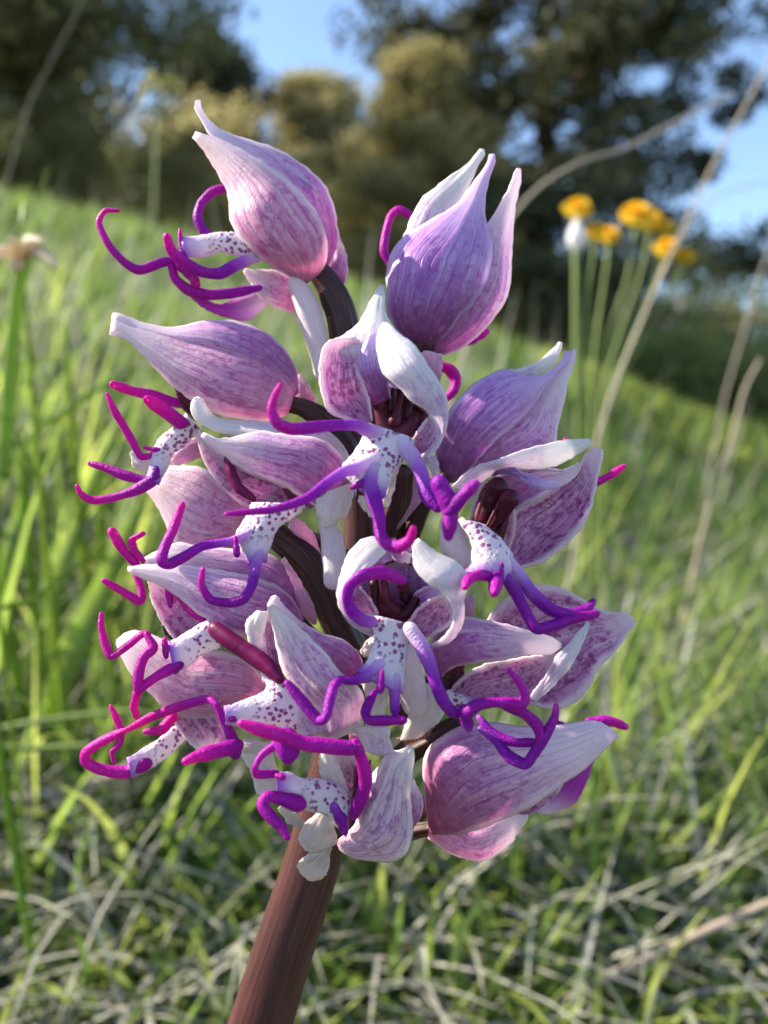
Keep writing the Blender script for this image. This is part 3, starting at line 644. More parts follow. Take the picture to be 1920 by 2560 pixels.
def tub(fl, r, pts, rad, d, c=(.3, 1.0), m='lobe', name='lip_lobe', nseg=14, n=44, ridges=0, ra=0, flatrough=.008, taper=None):
    p = reg(r, pts); n = max(n, 8 * len(p))
    dd = np.interp(np.linspace(0, 1, len(p)), np.linspace(0, 1, len(np.atleast_1d(d))), np.atleast_1d(d))
    c3 = spline(np.column_stack([p, dd * 30]), n, .72)
    C = P(c3[:, 0], c3[:, 1], c3[:, 2] / 30)
    rp = np.interp(np.linspace(0, 1, n), np.linspace(0, 1, len(np.atleast_1d(rad))), np.atleast_1d(rad)) * REG[r][2]
    rr = rp * K * (S - c3[:, 2] / 30 * 1e-3)
    rr = rr * (1 + (.06 if m == 'lobe' else .025) * np.sin(np.linspace(0, 9 + rng.random() * 6, n) + rng.random() * 6))
    lob = m.startswith('lobe')
    if lob: rr = rr * np.interp(np.linspace(0, 1, n), [0, .5, .9, 1], [1.14, 1.06, .92, .72])
    V, F, uv = tube_mesh(C, rr, nseg, cap=True, ridges=ridges, ridge_amp=ra, rough=flatrough, flat=.80 if lob else 1.0)
    uv[:, 0] = c[0] + (c[1] - c[0]) * uv[:, 0] if m == 'lobe' else uv[:, 0]
    return mesh_obj(name, V, F, MATS[m], fl, uv=uv)
def lip(fl, r, L, R_, d, b=.55, **kw):
    return pet(fl, r, L, R_, d, b, 'lip_white', name='lip', th=.5, wave=.03, ridge=.01, **kw)
def ovary(fl, r, pts, rad, d, pale=False, name='ovary'):
    return tub(fl, r, pts, rad, d, m='ovary_pale' if pale else 'ovary_dark', name=name, nseg=24, ridges=6, ra=.15 if not pale else .03, flatrough=.006)

# --- topmost left flower, closed hood with two thin white tips
f = flower('A', (1400, 1100), 0)
pet(f, 'A', [(1320, 1155), (1130, 1050), (990, 940), (900, 800), (880, 640), (800, 470), (720, 350), (672, 290)],
    [(1345, 1150), (1445, 1050), (1460, 900), (1400, 740), (1250, 560), (1050, 420), (850, 315), (690, 262)], [0, 1.2, 1.5, 1, .5], .62, 'petal_pink', tilt=.8)
pet(f, 'A', [(1400, 1100), (1370, 900), (1250, 650), (1050, 450), (850, 340), (770, 280), (715, 180), (680, 120), (688, 75)],
    [(1460, 1060), (1515, 950), (1525, 850), (1480, 640), (1380, 510), (1200, 385), (1000, 312), (850, 262), (760, 190), (712, 115), (705, 72)], [-.5, .2, .2, 0, -.5], .55, 'petal_lilac', tilt=-1.2)
pet(f, 'A', [(1440, 1060), (1500, 960), (1528, 870)], [(1562, 1190), (1585, 1040), (1532, 872)], [-3, -3, -2.5], .3, 'petal_lilac')
pet(f, 'A', [(1320, 1345), (1150, 1295), (1050, 1215), (970, 1085)], [(1330, 1240), (1280, 1170), (1180, 1090), (978, 1075)], [-1.5, -1], .5, 'petal_pink')
lip(f, 'A', [(1060, 880), (850, 868), (720, 888), (605, 898)], [(1060, 1010), (850, 965), (720, 992), (610, 995)], [0, .6])
tub(f, 'A', [(1050, 1000), (930, 1045), (830, 1098), (720, 1088), (610, 1030), (540, 960), (517, 885)], [34, 36, 36, 40, 38], [0, 3.5], (.0, .95))
tub(f, 'A', [(800, 895), (735, 850), (697, 770), (720, 680), (790, 612), (880, 592)], [28, 32, 34], [-1.2, -1], (.35, .8))
tub(f, 'A', [(620, 1000), (597, 930), (592, 840)], [18, 16], .9, (.4, .9))
tub(f, 'A', [(650, 1040), (560, 1030), (490, 1032), (350, 1078), (260, 1030), (170, 930), (112, 800), (150, 728), (222, 726)], [26, 28, 30, 27, 24, 20], [0, 1], (.45, .95))
tub(f, 'A', [(545, 1060), (565, 1130), (640, 1195), (760, 1225), (900, 1215), (1060, 1185)], [28, 36, 36, 30], [0, -.6], (.75, .45))
tub(f, 'A', [(600, 1055), (660, 1110), (690, 1160)], [34, 38], .4, (.7, .95))
pet(f, 'A', [(1115, 1255), (1000, 1222), (850, 1278), (740, 1252), (640, 1188)], [(1120, 1275), (1000, 1372), (900, 1362), (760, 1315), (630, 1215)], [-2, -1], .35, 'lobe_blade', name='lip_lobe')
ovary(f, 'A', [(1410, 1080), (1480, 1180), (1540, 1320), (1575, 1480), (1600, 1620)], [60, 76, 84, 84], [-.6, -1.2])
ovary(f, 'A', [(1290, 1165), (1340, 1280), (1395, 1450), (1430, 1600), (1440, 1700)], [60, 72, 66, 50], [-.2, .4], True, 'spur')
ovary(f, 'A', [(1300, 1335), (1340, 1430), (1390, 1580)], [30, 26], -1.4, True, 'spur')

# --- upper right flower, upright closed hood with three points
f = flower('B', (430, 1450), 2)
pet(f, 'B', [(420, 1462), (300, 1390), (192, 1220), (188, 1000), (215, 820), (320, 690), (480, 590), (670, 478), (780, 330), (868, 215), (900, 130)],
    [(440, 1465), (560, 1400), (690, 1250), (835, 1080), (895, 900), (905, 720), (868, 600), (862, 450), (893, 280), (926, 190), (925, 128)], [1, 2.2, 2, 1, .5], .6, 'petal_violet')
pet(f, 'B', [(190, 980), (208, 860), (310, 690), (370, 540), (440, 430), (600, 300), (740, 200), (805, 125), (838, 95)],
    [(330, 980), (440, 780), (580, 650), (670, 500), (728, 400), (775, 300), (815, 200), (852, 140), (858, 98)], [0, 0, -.3], .45, 'petal_white')
pet(f, 'B', [(430, 1465), (560, 1340), (700, 1150), (790, 930), (840, 680), (930, 530), (1020, 380), (1060, 280), (1086, 225)],
    [(445, 1492), (600, 1506), (780, 1405), (950, 1222), (1024, 1080), (1040, 900), (1053, 650), (1075, 450), (1108, 300), (1106, 228)], [.4, .6, .2, -.6], .5, 'petal_lilac', tilt=-.6)
tub(f, 'B', [(225, 900), (165, 800), (178, 680), (210, 560), (270, 510), (380, 570)], [28, 33, 36], [-3, -2.5], (.6, .9))
tub(f, 'B', [(760, 1400), (870, 1355)], [50, 42], -3.5, (.5, .9))
ovary(f, 'B', [(430, 1440), (425, 1520), (430, 1600), (380, 1750)], [80, 66, 60], [1, -1])
# --- left flower pointing left with a long white beak
f = flower('C', (1500, 720), 2)
pet(f, 'C', [(1560, 640), (1545, 480), (1450, 320), (1300, 210), (1130, 150), (1000, 142), (850, 165), (740, 192), (600, 185), (450, 150), (330, 95), (285, 92)],
    [(1490, 720), (1420, 560), (1220, 420), (1000, 335), (850, 300), (750, 285), (600, 245), (450, 205), (340, 165), (275, 130)], [2, 2.4, 2.5, 2.5], .5, 'petal_lilac', tilt=.6)
pet(f, 'C', [(1545, 620), (1450, 480), (1250, 370), (1000, 290), (800, 262), (600, 215), (400, 170), (275, 125)],
    [(1490, 790), (1330, 842), (1200, 825), (1000, 785), (850, 702), (700, 592), (550, 440), (420, 310), (340, 252), (262, 235)], [2.5, 3.2, 3, 2.8], .55, 'petal_pink', tilt=.5)
pet(f, 'C', [(1535, 680), (1545, 600), (1572, 515)], [(1700, 740), (1650, 610), (1578, 515)], -1, .3, 'petal_pink')
pet(f, 'C', [(860, 840), (760, 735), (708, 598)], [(900, 760), (800, 690), (718, 596)], 1, -.3, 'cavity', name='throat')
lip(f, 'C', [(800, 795), (700, 900), (610, 975), (570, 1090), (530, 1230)], [(870, 880), (785, 985), (690, 1062), (640, 1165), (585, 1275)], [2, 3.4])
tub(f, 'C', [(790, 715), (700, 705), (560, 660), (420, 630), (290, 585)], [36, 40, 42], [0, 2.5], (.55, 1))
tub(f, 'C', [(780, 870), (740, 840), (640, 765), (525, 690)], [40, 52, 48], [2.2, 5], (.6, 1))
tub(f, 'C', [(590, 1062), (480, 1085), (430, 1000), (350, 860), (290, 760), (246, 655)], [26, 26, 34, 34, 24], [2.8, 4], (.7, 1))
tub(f, 'C', [(590, 1180), (565, 1240), (450, 1310), (300, 1362), (150, 1385), (65, 1345), (38, 1292)], [50, 46, 36, 36, 30], [3.2, 4], (.42, 1.05))
tub(f, 'C', [(560, 1250), (480, 1240), (350, 1208), (230, 1160), (130, 1132)], [30, 40, 40, 30], [2.8, 2], (.55, .9))
tub(f, 'C', [(600, 1040), (500, 1022)], [24, 16], 3.2, (.6, .9))
pet(f, 'C', [(910, 955), (780, 975), (690, 1100)], [(900, 1080), (790, 1125), (690, 1142)], -1, .3, 'bract_pink', name='petal')
pet(f, 'C', [(520, 1200), (430, 1150), (405, 1050)], [(620, 1130), (520, 1090), (415, 1050)], 0, .3, 'petal_cream', name='petal')
ovary(f, 'C', [(1500, 720), (1600, 745), (1740, 830), (1850, 950), (1960, 1150)], [50, 66, 74, 80], [2, .5])
# --- broad hood with two blunt white points, below the beaked flower
f = flower('C', (1880, 1400), 6)
pet(f, 'C', [(1960, 1330), (1930, 1120), (1790, 930), (1600, 892), (1400, 850), (1200, 838), (1050, 828), (965, 790), (905, 690), (870, 672)],
    [(1900, 1420), (1720, 1180), (1500, 1020), (1300, 960), (1120, 930), (980, 900), (880, 850), (830, 790), (828, 720), (850, 675)], [4.5, 5, 4.6, 4.5], .45, 'petal_white', tilt=.5)
pet(f, 'C', [(1965, 1350), (1860, 1080), (1700, 960), (1500, 935), (1300, 910), (1150, 945), (1000, 955), (905, 918)],
    [(1800, 1480), (1670, 1410), (1550, 1330), (1400, 1250), (1200, 1178), (1060, 1080), (970, 1015), (892, 940)], [5.5, 6.3, 6, 6], .5, 'petal_lilac', tilt=-.5)
pet(f, 'C', [(1640, 1440), (1400, 1445), (1235, 1435), (1080, 1340), (950, 1180), (890, 1040), (850, 900)],
    [(1700, 1410), (1550, 1330), (1400, 1250), (1200, 1170), (1060, 1080), (960, 1010), (880, 900)], [4, 3, 4, 4.4], -.35, 'petal_inner', name='petal')
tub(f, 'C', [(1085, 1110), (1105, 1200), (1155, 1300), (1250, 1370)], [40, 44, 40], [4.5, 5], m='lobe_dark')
pet(f, 'C', [(1960, 1250), (1940, 1330), (1900, 1480), (1760, 1570)], [(1700, 1350), (1690, 1420), (1700, 1500), (1740, 1575)], [6, 7], .6, 'petal_cream')
pet(f, 'C', [(1640, 1400), (1560, 1370), (1480, 1300)], [(1600, 1440), (1500, 1370), (1460, 1300)], 4.5, -.3, 'cavity', name='throat')
lip(f, 'F', [(1260, 20), (1225, 110), (1180, 190), (1150, 250), (1200, 360), (1240, 440)], [(1600, 30), (1560, 80), (1450, 150), (1385, 235), (1350, 340), (1325, 430)], [6.5, 8], .5)
tub(f, 'F', [(1300, 200), (1210, 240), (1100, 285), (900, 320), (780, 390), (675, 442), (620, 420), (640, 330), (700, 200), (758, 40)], [44, 36, 38, 44, 46, 42], [7.6, 8.5, 9.5, 8.5], (.0, .95))
tub(f, 'F', [(1310, 300), (1285, 400), (1262, 500), (1240, 600), (1180, 690), (1080, 712), (960, 690), (895, 590), (905, 485)], [52, 42, 38, 42, 40, 30], [7.6, 10, 10.5], (.0, .85))
tub(f, 'F', [(1140, 370), (1130, 260)], [28, 20], 8.6, (.5, .8))
ovary(f, 'G', [(470, 40), (520, 170), (540, 330), (535, 470)], [50, 78, 84, 70], [4, 5.5], True, 'spur')
ovary(f, 'G', [(150, 170), (320, 310), (440, 480), (540, 700), (640, 900), (720, 1040)], [80, 100, 104, 100], [3, 1])
pet(f, 'G', [(455, 345), (330, 262), (240, 190), (232, 48)], [(462, 335), (390, 140), (310, 62), (245, 38)], [2, 3], .3, 'bract_pink', name='bract')
pet(f, 'G', [(402, 775), (310, 685), (262, 500), (175, 330)], [(415, 775), (395, 650), (305, 480), (195, 312)], [4, 4.4], .3, 'bract_pink', name='bract')

# --- upper middle flower, open toward the viewer
f = flower('D', (900, 300), 6)
pet(f, 'D', [(700, 520), (560, 360), (485, 240), (600, 168), (710, 85), (790, -60), (855, -180)], [(1010, 520), (960, 330), (945, 150), (908, 40), (885, -30), (888, -100), (882, -178)], [7, 8, 6, 4], .35, 'petal_white')
pet(f, 'D', [(770, 775), (620, 738), (505, 682), (452, 520), (442, 380), (478, 235), (560, 185)], [(800, 750), (785, 620), (725, 440), (700, 330), (720, 250), (720, 200), (640, 175)], [9, 9.5, 9], -.45, 'petal_inner', tilt=-.7)
pet(f, 'D', [(790, 650), (735, 490), (705, 340), (750, 220), (790, 150)], [(930, 600), (900, 470), (850, 370), (840, 260), (850, 150)], [7.5, 9, 8.8], .35, 'petal_violet', name='petal')
pet(f, 'D', [(1165, 1015), (1245, 900), (1252, 800), (1195, 680), (1095, 625), (990, 515), (890, 430), (848, 300), (838, 200), (855, 130)],
    [(1185, 1012), (1295, 860), (1325, 650), (1270, 500), (1185, 370), (1105, 240), (1005, 165), (920, 90), (880, 80)], [10, 11, 11, 9.5], .4, 'petal_white', tilt=.5)
pet(f, 'D', [(1080, 890), (1140, 790), (1220, 690)], [(1150, 1015), (1240, 900), (1262, 760)], [8.5, 8.5], -.3, 'petal_inner', name='petal')
pet(f, 'D', [(860, 430), (910, 470), (960, 520), (1010, 530)], [(850, 330), (930, 400), (1000, 470), (1040, 530)], 8.6, .3, 'petal_violet', name='petal')
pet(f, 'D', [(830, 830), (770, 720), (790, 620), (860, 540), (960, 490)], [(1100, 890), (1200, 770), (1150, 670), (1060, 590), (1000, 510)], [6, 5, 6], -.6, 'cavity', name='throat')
tub(f, 'D', [(850, 690), (880, 770), (950, 830), (1030, 825), (1085, 750)], [38, 52, 60, 52, 36], 7.4, m='column_rose', name='column')
tub(f, 'D', [(860, 570), (850, 660)], [40, 46], 7.4, m='column_rose', name='column')
tub(f, 'D', [(1005, 580), (975, 690), (955, 760)], [18, 22, 44], 7.8, m='column_rose', name='column')
tub(f, 'D', [(940, 560), (930, 680)], [34, 30], 7.2, m='column_maroon', name='pollinium')
tub(f, 'D', [(1060, 620), (1040, 720)], [34, 30], 7.2, m='column_maroon', name='pollinium')
lip(f, 'D', [(790, 780), (745, 890), (670, 1010), (610, 1090), (700, 1190), (780, 1270)], [(1090, 880), (1045, 960), (990, 1045), (930, 1140), (885, 1230), (880, 1290)], [9, 11], .4)
tub(f, 'D', [(860, 850), (760, 815), (700, 785), (560, 782), (400, 797), (250, 808), (150, 770), (108, 680), (130, 580), (168, 505)], [50, 46, 44, 48, 50, 48, 40, 28], [9.5, 11.5, 14, 14.5], (0, .95))
tub(f, 'D', [(1020, 920), (1090, 1010), (1150, 1130), (1180, 1260), (1250, 1345)], [56, 56, 60, 64], [10, 12], (0, .42))
tub(f, 'D', [(1270, 1195), (1325, 1300), (1345, 1400), (1330, 1545)], [66, 72, 66, 58], [14.5, 14.5], (.42, .7))
tub(f, 'D', [(1345, 1370), (1430, 1275), (1512, 1195)], [56, 62, 56], [14.6, 15.5], (.42, .62))
tub(f, 'D', [(800, 1030), (700, 1080), (600, 1108), (480, 1190), (380, 1272), (250, 1330), (100, 1368), (-80, 1385), (-200, 1397)], [60, 48, 42, 40, 38, 36, 28], [10.6, 13, 14], (.0, .75))
tub(f, 'D', [(800, 1080), (785, 1190), (822, 1300), (850, 1420), (860, 1540), (905, 1602), (990, 1622), (1060, 1580), (1088, 1500)], [70, 62, 52, 52, 46, 46, 40], [10.6, 11.6, 12.5, 14, 15], (.0, .95))
tub(f, 'D', [(740, 1180), (665, 1215)], [34, 26], 11.2, (.35, .6))
pet(f, 'D', [(985, 1040), (900, 1130), (865, 1250), (888, 1345)], [(988, 1040), (965, 1150), (935, 1280), (905, 1350)], 9.5, .3, 'petal_cream', name='petal')
pet(f, 'D', [(710, 1270), (720, 1330), (800, 1420)], [(780, 1270), (800, 1350), (810, 1420)], 8, .3, 'petal_cream', name='petal')
pet(f, 'D', [(940, 1510), (1005, 1400), (1040, 1200), (1058, 1085)], [(975, 1495), (1140, 1300), (1125, 1190), (1085, 1095)], [2, 3], .25, 'bract_pink', name='bract')
pet(f, 'D', [(1150, 1000), (1200, 1080), (1250, 1150)], [(1240, 990), (1260, 1060), (1270, 1150)], 4, .3, 'petal_white', name='petal')
pet(f, 'D', [(1262, 485), (1148, 325), (1162, 265)], [(1268, 480), (1286, 380), (1284, 292)], [3, 3], .3, 'bract_pink', name='bract')
tub(f, 'D', [(1270, 370), (1340, 400), (1382, 470), (1365, 545), (1300, 610)], [36, 44, 42, 34], [-2, -2], (.95, .7))
ovary(f, 'D', [(560, 780), (600, 900), (700, 1050), (800, 1200)], [64, 66, 70], [1, 0])
ovary(f, 'D', [(1010, 1120), (980, 1300), (900, 1500)], [70, 80, 80], [4, 1.5])
# --- right hood with three white claws
f = flower('E', (180, 960), 3)
pet(f, 'E', [(180, 985), (132, 850), (205, 600), (262, 480), (400, 335), (550, 255), (640, 238), (760, 290), (880, 270), (990, 200), (1040, 105)],
    [(240, 1010), (360, 930), (490, 780), (640, 650), (770, 530), (850, 420), (900, 345), (960, 275), (1040, 190), (1066, 105)], [2.5, 3.5, 3, 2], .5, 'petal_violet')
pet(f, 'E', [(230, 1010), (390, 870), (560, 700), (760, 520), (850, 395), (900, 320), (1000, 235), (1060, 150), (1088, 92)],
    [(300, 1020), (500, 900), (720, 830), (945, 755), (975, 620), (1022, 450), (1052, 300), (1092, 190), (1108, 95)], [2, 2.4, 2, 1.5], .45, 'petal_lilac')
pet(f, 'E', [(380, 350), (560, 250), (690, 235), (800, 198), (900, 138), (960, 78), (984, 42)], [(480, 360), (640, 310), (780, 285), (880, 240), (962, 188), (990, 120), (1008, 46)], [1.5, 1, .5], .4, 'petal_white')
ovary(f, 'E', [(190, 970), (120, 1050), (20, 1200), (-60, 1400)], [66, 70, 76], [2.5, 0])
# --- right open flower seen from the side with dark anther clubs
f = flower('E', (400, 1100), 5)
pet(f, 'E', [(250, 1040), (380, 915), (560, 862), (720, 795), (900, 748), (1080, 712), (1195, 712)], [(340, 1070), (460, 995), (560, 930), (700, 912), (850, 912), (970, 888), (1085, 832), (1212, 742)], [7, 8, 7, 5.5], .4, 'petal_white', tilt=-.4)
pet(f, 'E', [(560, 925), (640, 905), (760, 950), (880, 990), (982, 1012)], [(530, 965), (660, 955), (780, 1022), (880, 1055), (985, 1045)], [7.6, 8.2], .3, 'petal_violet', name='petal')
pet(f, 'E', [(470, 1020), (640, 930), (850, 905), (1000, 925), (1090, 900), (1122, 872)], [(700, 1200), (800, 1140), (930, 1070), (1050, 1010), (1120, 940), (1136, 880)], [4.5, 5, 5], -.3, 'petal_lilac', name='petal')
pet(f, 'E', [(610, 1430), (630, 1270), (720, 1175), (850, 1105), (1000, 1010), (1115, 925), (1165, 830), (1235, 765)], [(700, 1610), (860, 1565), (1010, 1455), (1125, 1345), (1205, 1200), (1238, 1050), (1275, 880), (1290, 785)], [5, 4, 4, 4.4], -.5, 'petal_inner', tilt=.5)
pet(f, 'E', [(380, 1350), (390, 1180), (460, 1010)], [(650, 1480), (690, 1250), (600, 990)], [5, 4.6], -.3, 'petal_pink', name='throat')
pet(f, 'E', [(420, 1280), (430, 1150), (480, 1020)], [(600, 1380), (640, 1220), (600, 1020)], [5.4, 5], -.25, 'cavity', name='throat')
tub(f, 'E', [(560, 1050), (520, 1150), (465, 1265)], [76, 58, 34], [7.5, 7], m='column_maroon', name='pollinium')
tub(f, 'E', [(640, 1130), (600, 1210), (530, 1305)], [72, 56, 30], [8.2, 7.5], m='column_maroon', name='pollinium')
tub(f, 'E', [(605, 1290), (570, 1395)], [34, 36], 7, m='column_maroon', name='column')
tub(f, 'E', [(590, 1110), (545, 1210), (495, 1310)], [14, 12], 8.2, m='column_rose', name='column')
tub(f, 'E', [(450, 1170), (430, 1280), (520, 1380)], [24, 40, 40], 6.4, m='column_rose', name='column')
lip(f, 'E', [(300, 1260), (390, 1400), (400, 1520), (350, 1640)], [(470, 1325), (600, 1445), (660, 1560), (620, 1690)], [8, 9.5], .45)
ovary(f, 'E', [(230, 1300), (270, 1450), (330, 1560)], [70, 100, 80], [5.5, 6.5], True, 'spur')
tub(f, 'H', [(530, 180), (490, 165), (430, 160), (365, 190), (342, 235)], [40, 42, 44, 46], [9.6, 12], (.5, .9))
tub(f, 'H', [(555, 175), (545, 275)], [54, 56], [10, 12], (.55, .75))
tub(f, 'H', [(588, 90), (582, 200)], [20, 30], 10, (.5, .5))
tub(f, 'H', [(630, 50), (720, 165), (790, 270), (870, 350), (960, 412), (1080, 430), (1185, 390), (1220, 345)], [40, 46, 52, 50, 52, 54, 40], [9, 9.5, 9, 8], (.02, .65))
tub(f, 'H', [(625, 180), (700, 300), (760, 420), (830, 530), (940, 510), (1080, 462), (1235, 430)], [40, 44, 44, 46, 50, 50], [9.5, 10, 9], (.25, .7))
tub(f, 'E', [(1180, 1035), (1250, 1010), (1340, 965), (1430, 905)], [30, 32, 34], [0, 0], (.9, 1))
tub(f, 'E', [(950, 900), (1010, 830), (1030, 720)], [26, 28], [1, 0], (.8, 1))
# --- middle flower, open toward the viewer, one arm curled across its throat
f = flower('G', (960, 500), 7)
pet(f, 'G', [(800, 860), (650, 765), (565, 600), (595, 430), (645, 290), (735, 195), (830, 175)], [(830, 800), (705, 720), (640, 600), (665, 490), (755, 410), (880, 300), (905, 258)], [9, 11, 10], .35, 'petal_white', tilt=.6)
pet(f, 'G', [(1160, 930), (1300, 868), (1368, 740), (1348, 620), (1275, 540), (1180, 480), (1100, 380), (1075, 220)], [(1205, 945), (1355, 880), (1430, 740), (1430, 600), (1462, 480), (1410, 365), (1255, 285), (1120, 185)], [9.5, 11, 11, 10], .35, 'petal_white', tilt=-.4)
pet(f, 'G', [(650, 640), (680, 450), (820, 280), (960, 250)], [(1300, 640), (1260, 480), (1160, 330), (1060, 250)], [6.5, 7, 8.5], -.35, 'petal_violet')
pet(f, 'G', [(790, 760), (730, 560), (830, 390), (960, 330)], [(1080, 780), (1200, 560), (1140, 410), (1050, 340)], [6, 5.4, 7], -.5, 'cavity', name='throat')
pet(f, 'G', [(640, 640), (700, 720), (800, 800)], [(720, 520), (790, 600), (860, 740)], [9, 8], -.4, 'petal_inner', name='petal')
pet(f, 'G', [(1040, 770), (1150, 640), (1310, 560)], [(1150, 890), (1340, 780), (1390, 640)], [8.5, 9], -.4, 'petal_inner', name='petal')
pet(f, 'G', [(1060, 600), (1130, 540), (1240, 500)], [(1100, 720), (1200, 640), (1310, 570)], [7.6, 8.4], -.3, 'petal_violet', name='petal')
tub(f, 'G', [(850, 560), (880, 660), (960, 715), (1050, 690), (1110, 590)], [46, 60, 66, 56, 44], 7.4, m='column_maroon', name='column')
tub(f, 'G', [(880, 500), (900, 620), (960, 680)], [36, 44, 52], 7.8, m='column_rose', name='column')
tub(f, 'G', [(820, 500), (815, 640)], [40, 34], 7.6, m='column_maroon', name='pollinium')
tub(f, 'G', [(1020, 510), (1030, 600)], [40, 34], 7.6, m='column_maroon', name='pollinium')
pet(f, 'G', [(940, 300), (990, 340), (1060, 350)], [(960, 270), (1030, 280), (1075, 300)], 10, .3, 'petal_lilac', name='petal')
tub(f, 'G', [(790, 760), (740, 750), (665, 690), (632, 600), (650, 510), (740, 435), (880, 420), (1015, 472)], [44, 42, 38, 40, 44, 46, 44], [10, 11.5, 13, 12], (.15, .75))
lip(f, 'G', [(770, 700), (835, 850), (805, 980), (760, 1060), (700, 1110)], [(1100, 780), (1042, 900), (1020, 1050), (1005, 1200), (990, 1260)], [9, 10.5], .35)
tub(f, 'G', [(850, 1060), (780, 1130), (690, 1160), (590, 1160)], [56, 50, 44, 38], [10.5, 11.5], (.05, .45))
tub(f, 'G', [(580, 1165), (540, 1200), (510, 1300), (480, 1420), (430, 1435), (340, 1335), (220, 1185)], [36, 38, 40, 42, 42, 40], [12, 13.5, 12.5], (.5, .6))
tub(f, 'G', [(955, 1150), (958, 1280), (960, 1400)], [52, 46, 42], [10.5, 11], (.05, .4))
tub(f, 'G', [(1010, 1440), (880, 1442), (785, 1440), (755, 1390), (780, 1320), (820, 1250)], [36, 40, 42, 40, 36], [12, 10], (.7, .45))
tub(f, 'G', [(860, 1220), (872, 1100)], [34, 20], 11.4, (.5, .75))
tub(f, 'G', [(1070, 820), (1140, 920), (1200, 1050), (1240, 1180), (1290, 1300), (1360, 1385), (1450, 1390)], [60, 56, 54, 52, 54, 50], [10, 11, 11], (0, .6))
tub(f, 'H', [(350, 1110), (420, 1060), (520, 1040), (640, 1040), (730, 1050), (755, 990), (715, 900), (645, 825)], [50, 46, 44, 46, 40, 28], [11.5, 12], (.55, .75))
tub(f, 'H', [(340, 1100), (360, 1220)], [46, 46], [11, 9.5], (.55, .2))
ovary(f, 'G', [(1030, 1000), (1060, 1150), (1100, 1330)], [90, 100, 90], [6, 5], True, 'spur')
pet(f, 'G', [(720, 960), (760, 1000), (830, 980)], [(760, 900), (800, 870), (830, 850)], 7, .3, 'petal_cream', name='petal')
pet(f, 'G', [(1410, 700), (1440, 620), (1490, 560)], [(1500, 730), (1505, 650), (1500, 570)], 1, .3, 'bract_pink', name='petal')
# --- right lower flower, wide open pale hood
f = flower('H', (200, 800), 4)
pet(f, 'H', [(440, 560), (560, 375), (720, 258), (850, 228), (1000, 250), (1150, 328), (1290, 408), (1440, 422), (1500, 462)], [(780, 1050), (950, 1085), (1105, 1035), (1205, 920), (1265, 800), (1345, 720), (1425, 620), (1478, 540), (1518, 490)], [3, 2, 2, 2], -.22, 'petal_inner', tilt=.5)
pet(f, 'H', [(150, 800), (95, 640), (220, 478), (350, 452), (600, 500), (800, 555), (930, 588), (1000, 632)], [(175, 860), (250, 795), (400, 765), (600, 742), (800, 704), (925, 702), (995, 668)], [6, 7.5, 7, 6], .4, 'petal_lilac')
pet(f, 'H', [(780, 1010), (890, 860), (985, 710), (1080, 610), (1185, 488)], [(825, 1030), (965, 905), (1085, 765), (1155, 622), (1196, 495)], [5, 5, 4], .3, 'petal_white')
pet(f, 'H', [(220, 980), (320, 860), (480, 780), (700, 735), (980, 700)], [(390, 1060), (560, 1040), (720, 1030), (820, 970), (1000, 720)], [4, 3.4, 4.4], -.3, 'petal_inner', name='petal')
pet(f, 'H', [(170, 960), (180, 860), (310, 780)], [(320, 980), (330, 880), (330, 780)], 3.6, -.3, 'cavity', name='throat')
lip(f, 'H', [(220, 960), (300, 990), (380, 1020)], [(240, 1080), (330, 1100), (420, 1090)], [6, 7], .3)
tub(f, 'H', [(620, 1060), (740, 1110), (830, 1190), (860, 1280), (850, 1340)], [40, 46, 48, 44], [10.5, 11], (.6, .8))
tub(f, 'H', [(968, 1070), (955, 1150), (880, 1290), (810, 1400), (755, 1465), (640, 1410), (560, 1310), (450, 1225)], [22, 36, 42, 42, 44, 40, 34], [10.8, 11, 9.5], (.7, .25))
tub(f, 'H', [(440, 1150), (500, 1220), (600, 1290), (700, 1318), (820, 1315)], [24, 34, 40, 40], [9, 10.5], (.25, .65))
ovary(f, 'H', [(180, 850), (60, 960), (-60, 1100)], [60, 66, 70], [3, 1])
# --- large lower right hood, smooth violet to pink
f = flower('K', (90, 900), 5)
pet(f, 'K', [(90, 1000), (55, 700), (68, 500), (180, 398), (300, 330), (500, 298), (800, 328), (1000, 310), (1180, 282), (1285, 300), (1362, 352)], [(110, 1060), (320, 1055), (600, 960), (800, 868), (1000, 725), (1150, 625), (1250, 530), (1335, 442), (1398, 388)], [4.5, 5.5, 5, 3.5], .42, 'petal_deep')
pet(f, 'K', [(110, 880), (340, 980), (600, 940), (770, 930)], [(85, 1090), (200, 1172), (330, 1232), (470, 1245), (625, 1150), (705, 1060), (772, 948)], [4, 4, 3], .45, 'petal_pink')
pet(f, 'K', [(640, 950), (800, 850), (930, 760), (1010, 710)], [(700, 955), (850, 900), (960, 800), (1015, 715)], 3, -.2, 'petal_inner', name='petal')
pet(f, 'K', [(840, 925), (980, 740), (1120, 640), (1205, 545)], [(930, 922), (1085, 850), (1155, 750), (1228, 560)], [1, 1], .4, 'lobe_blade', name='lip_lobe')
tub(f, 'H', [(1200, 1170), (1290, 1165), (1380, 1180), (1440, 1205)], [30, 40, 44, 40], [0, 0], (.55, 1))
tub(f, 'H', [(960, 1180), (1030, 1200)], [28, 26], 1, (.45, .5))
ovary(f, 'K', [(110, 1020), (20, 1035), (-90, 1060), (-260, 1080)], [50, 56, 66], [3, 0])
ovary(f, 'J', [(1480, 90), (1330, 180), (1180, 260), (1060, 380)], [60, 80, 90], [3, 0])
pet(f, 'J', [(1090, 185), (1200, 90), (1335, 20)], [(1140, 215), (1290, 170), (1340, 80)], [3.4, 3.4], .3, 'bract_red', name='bract')
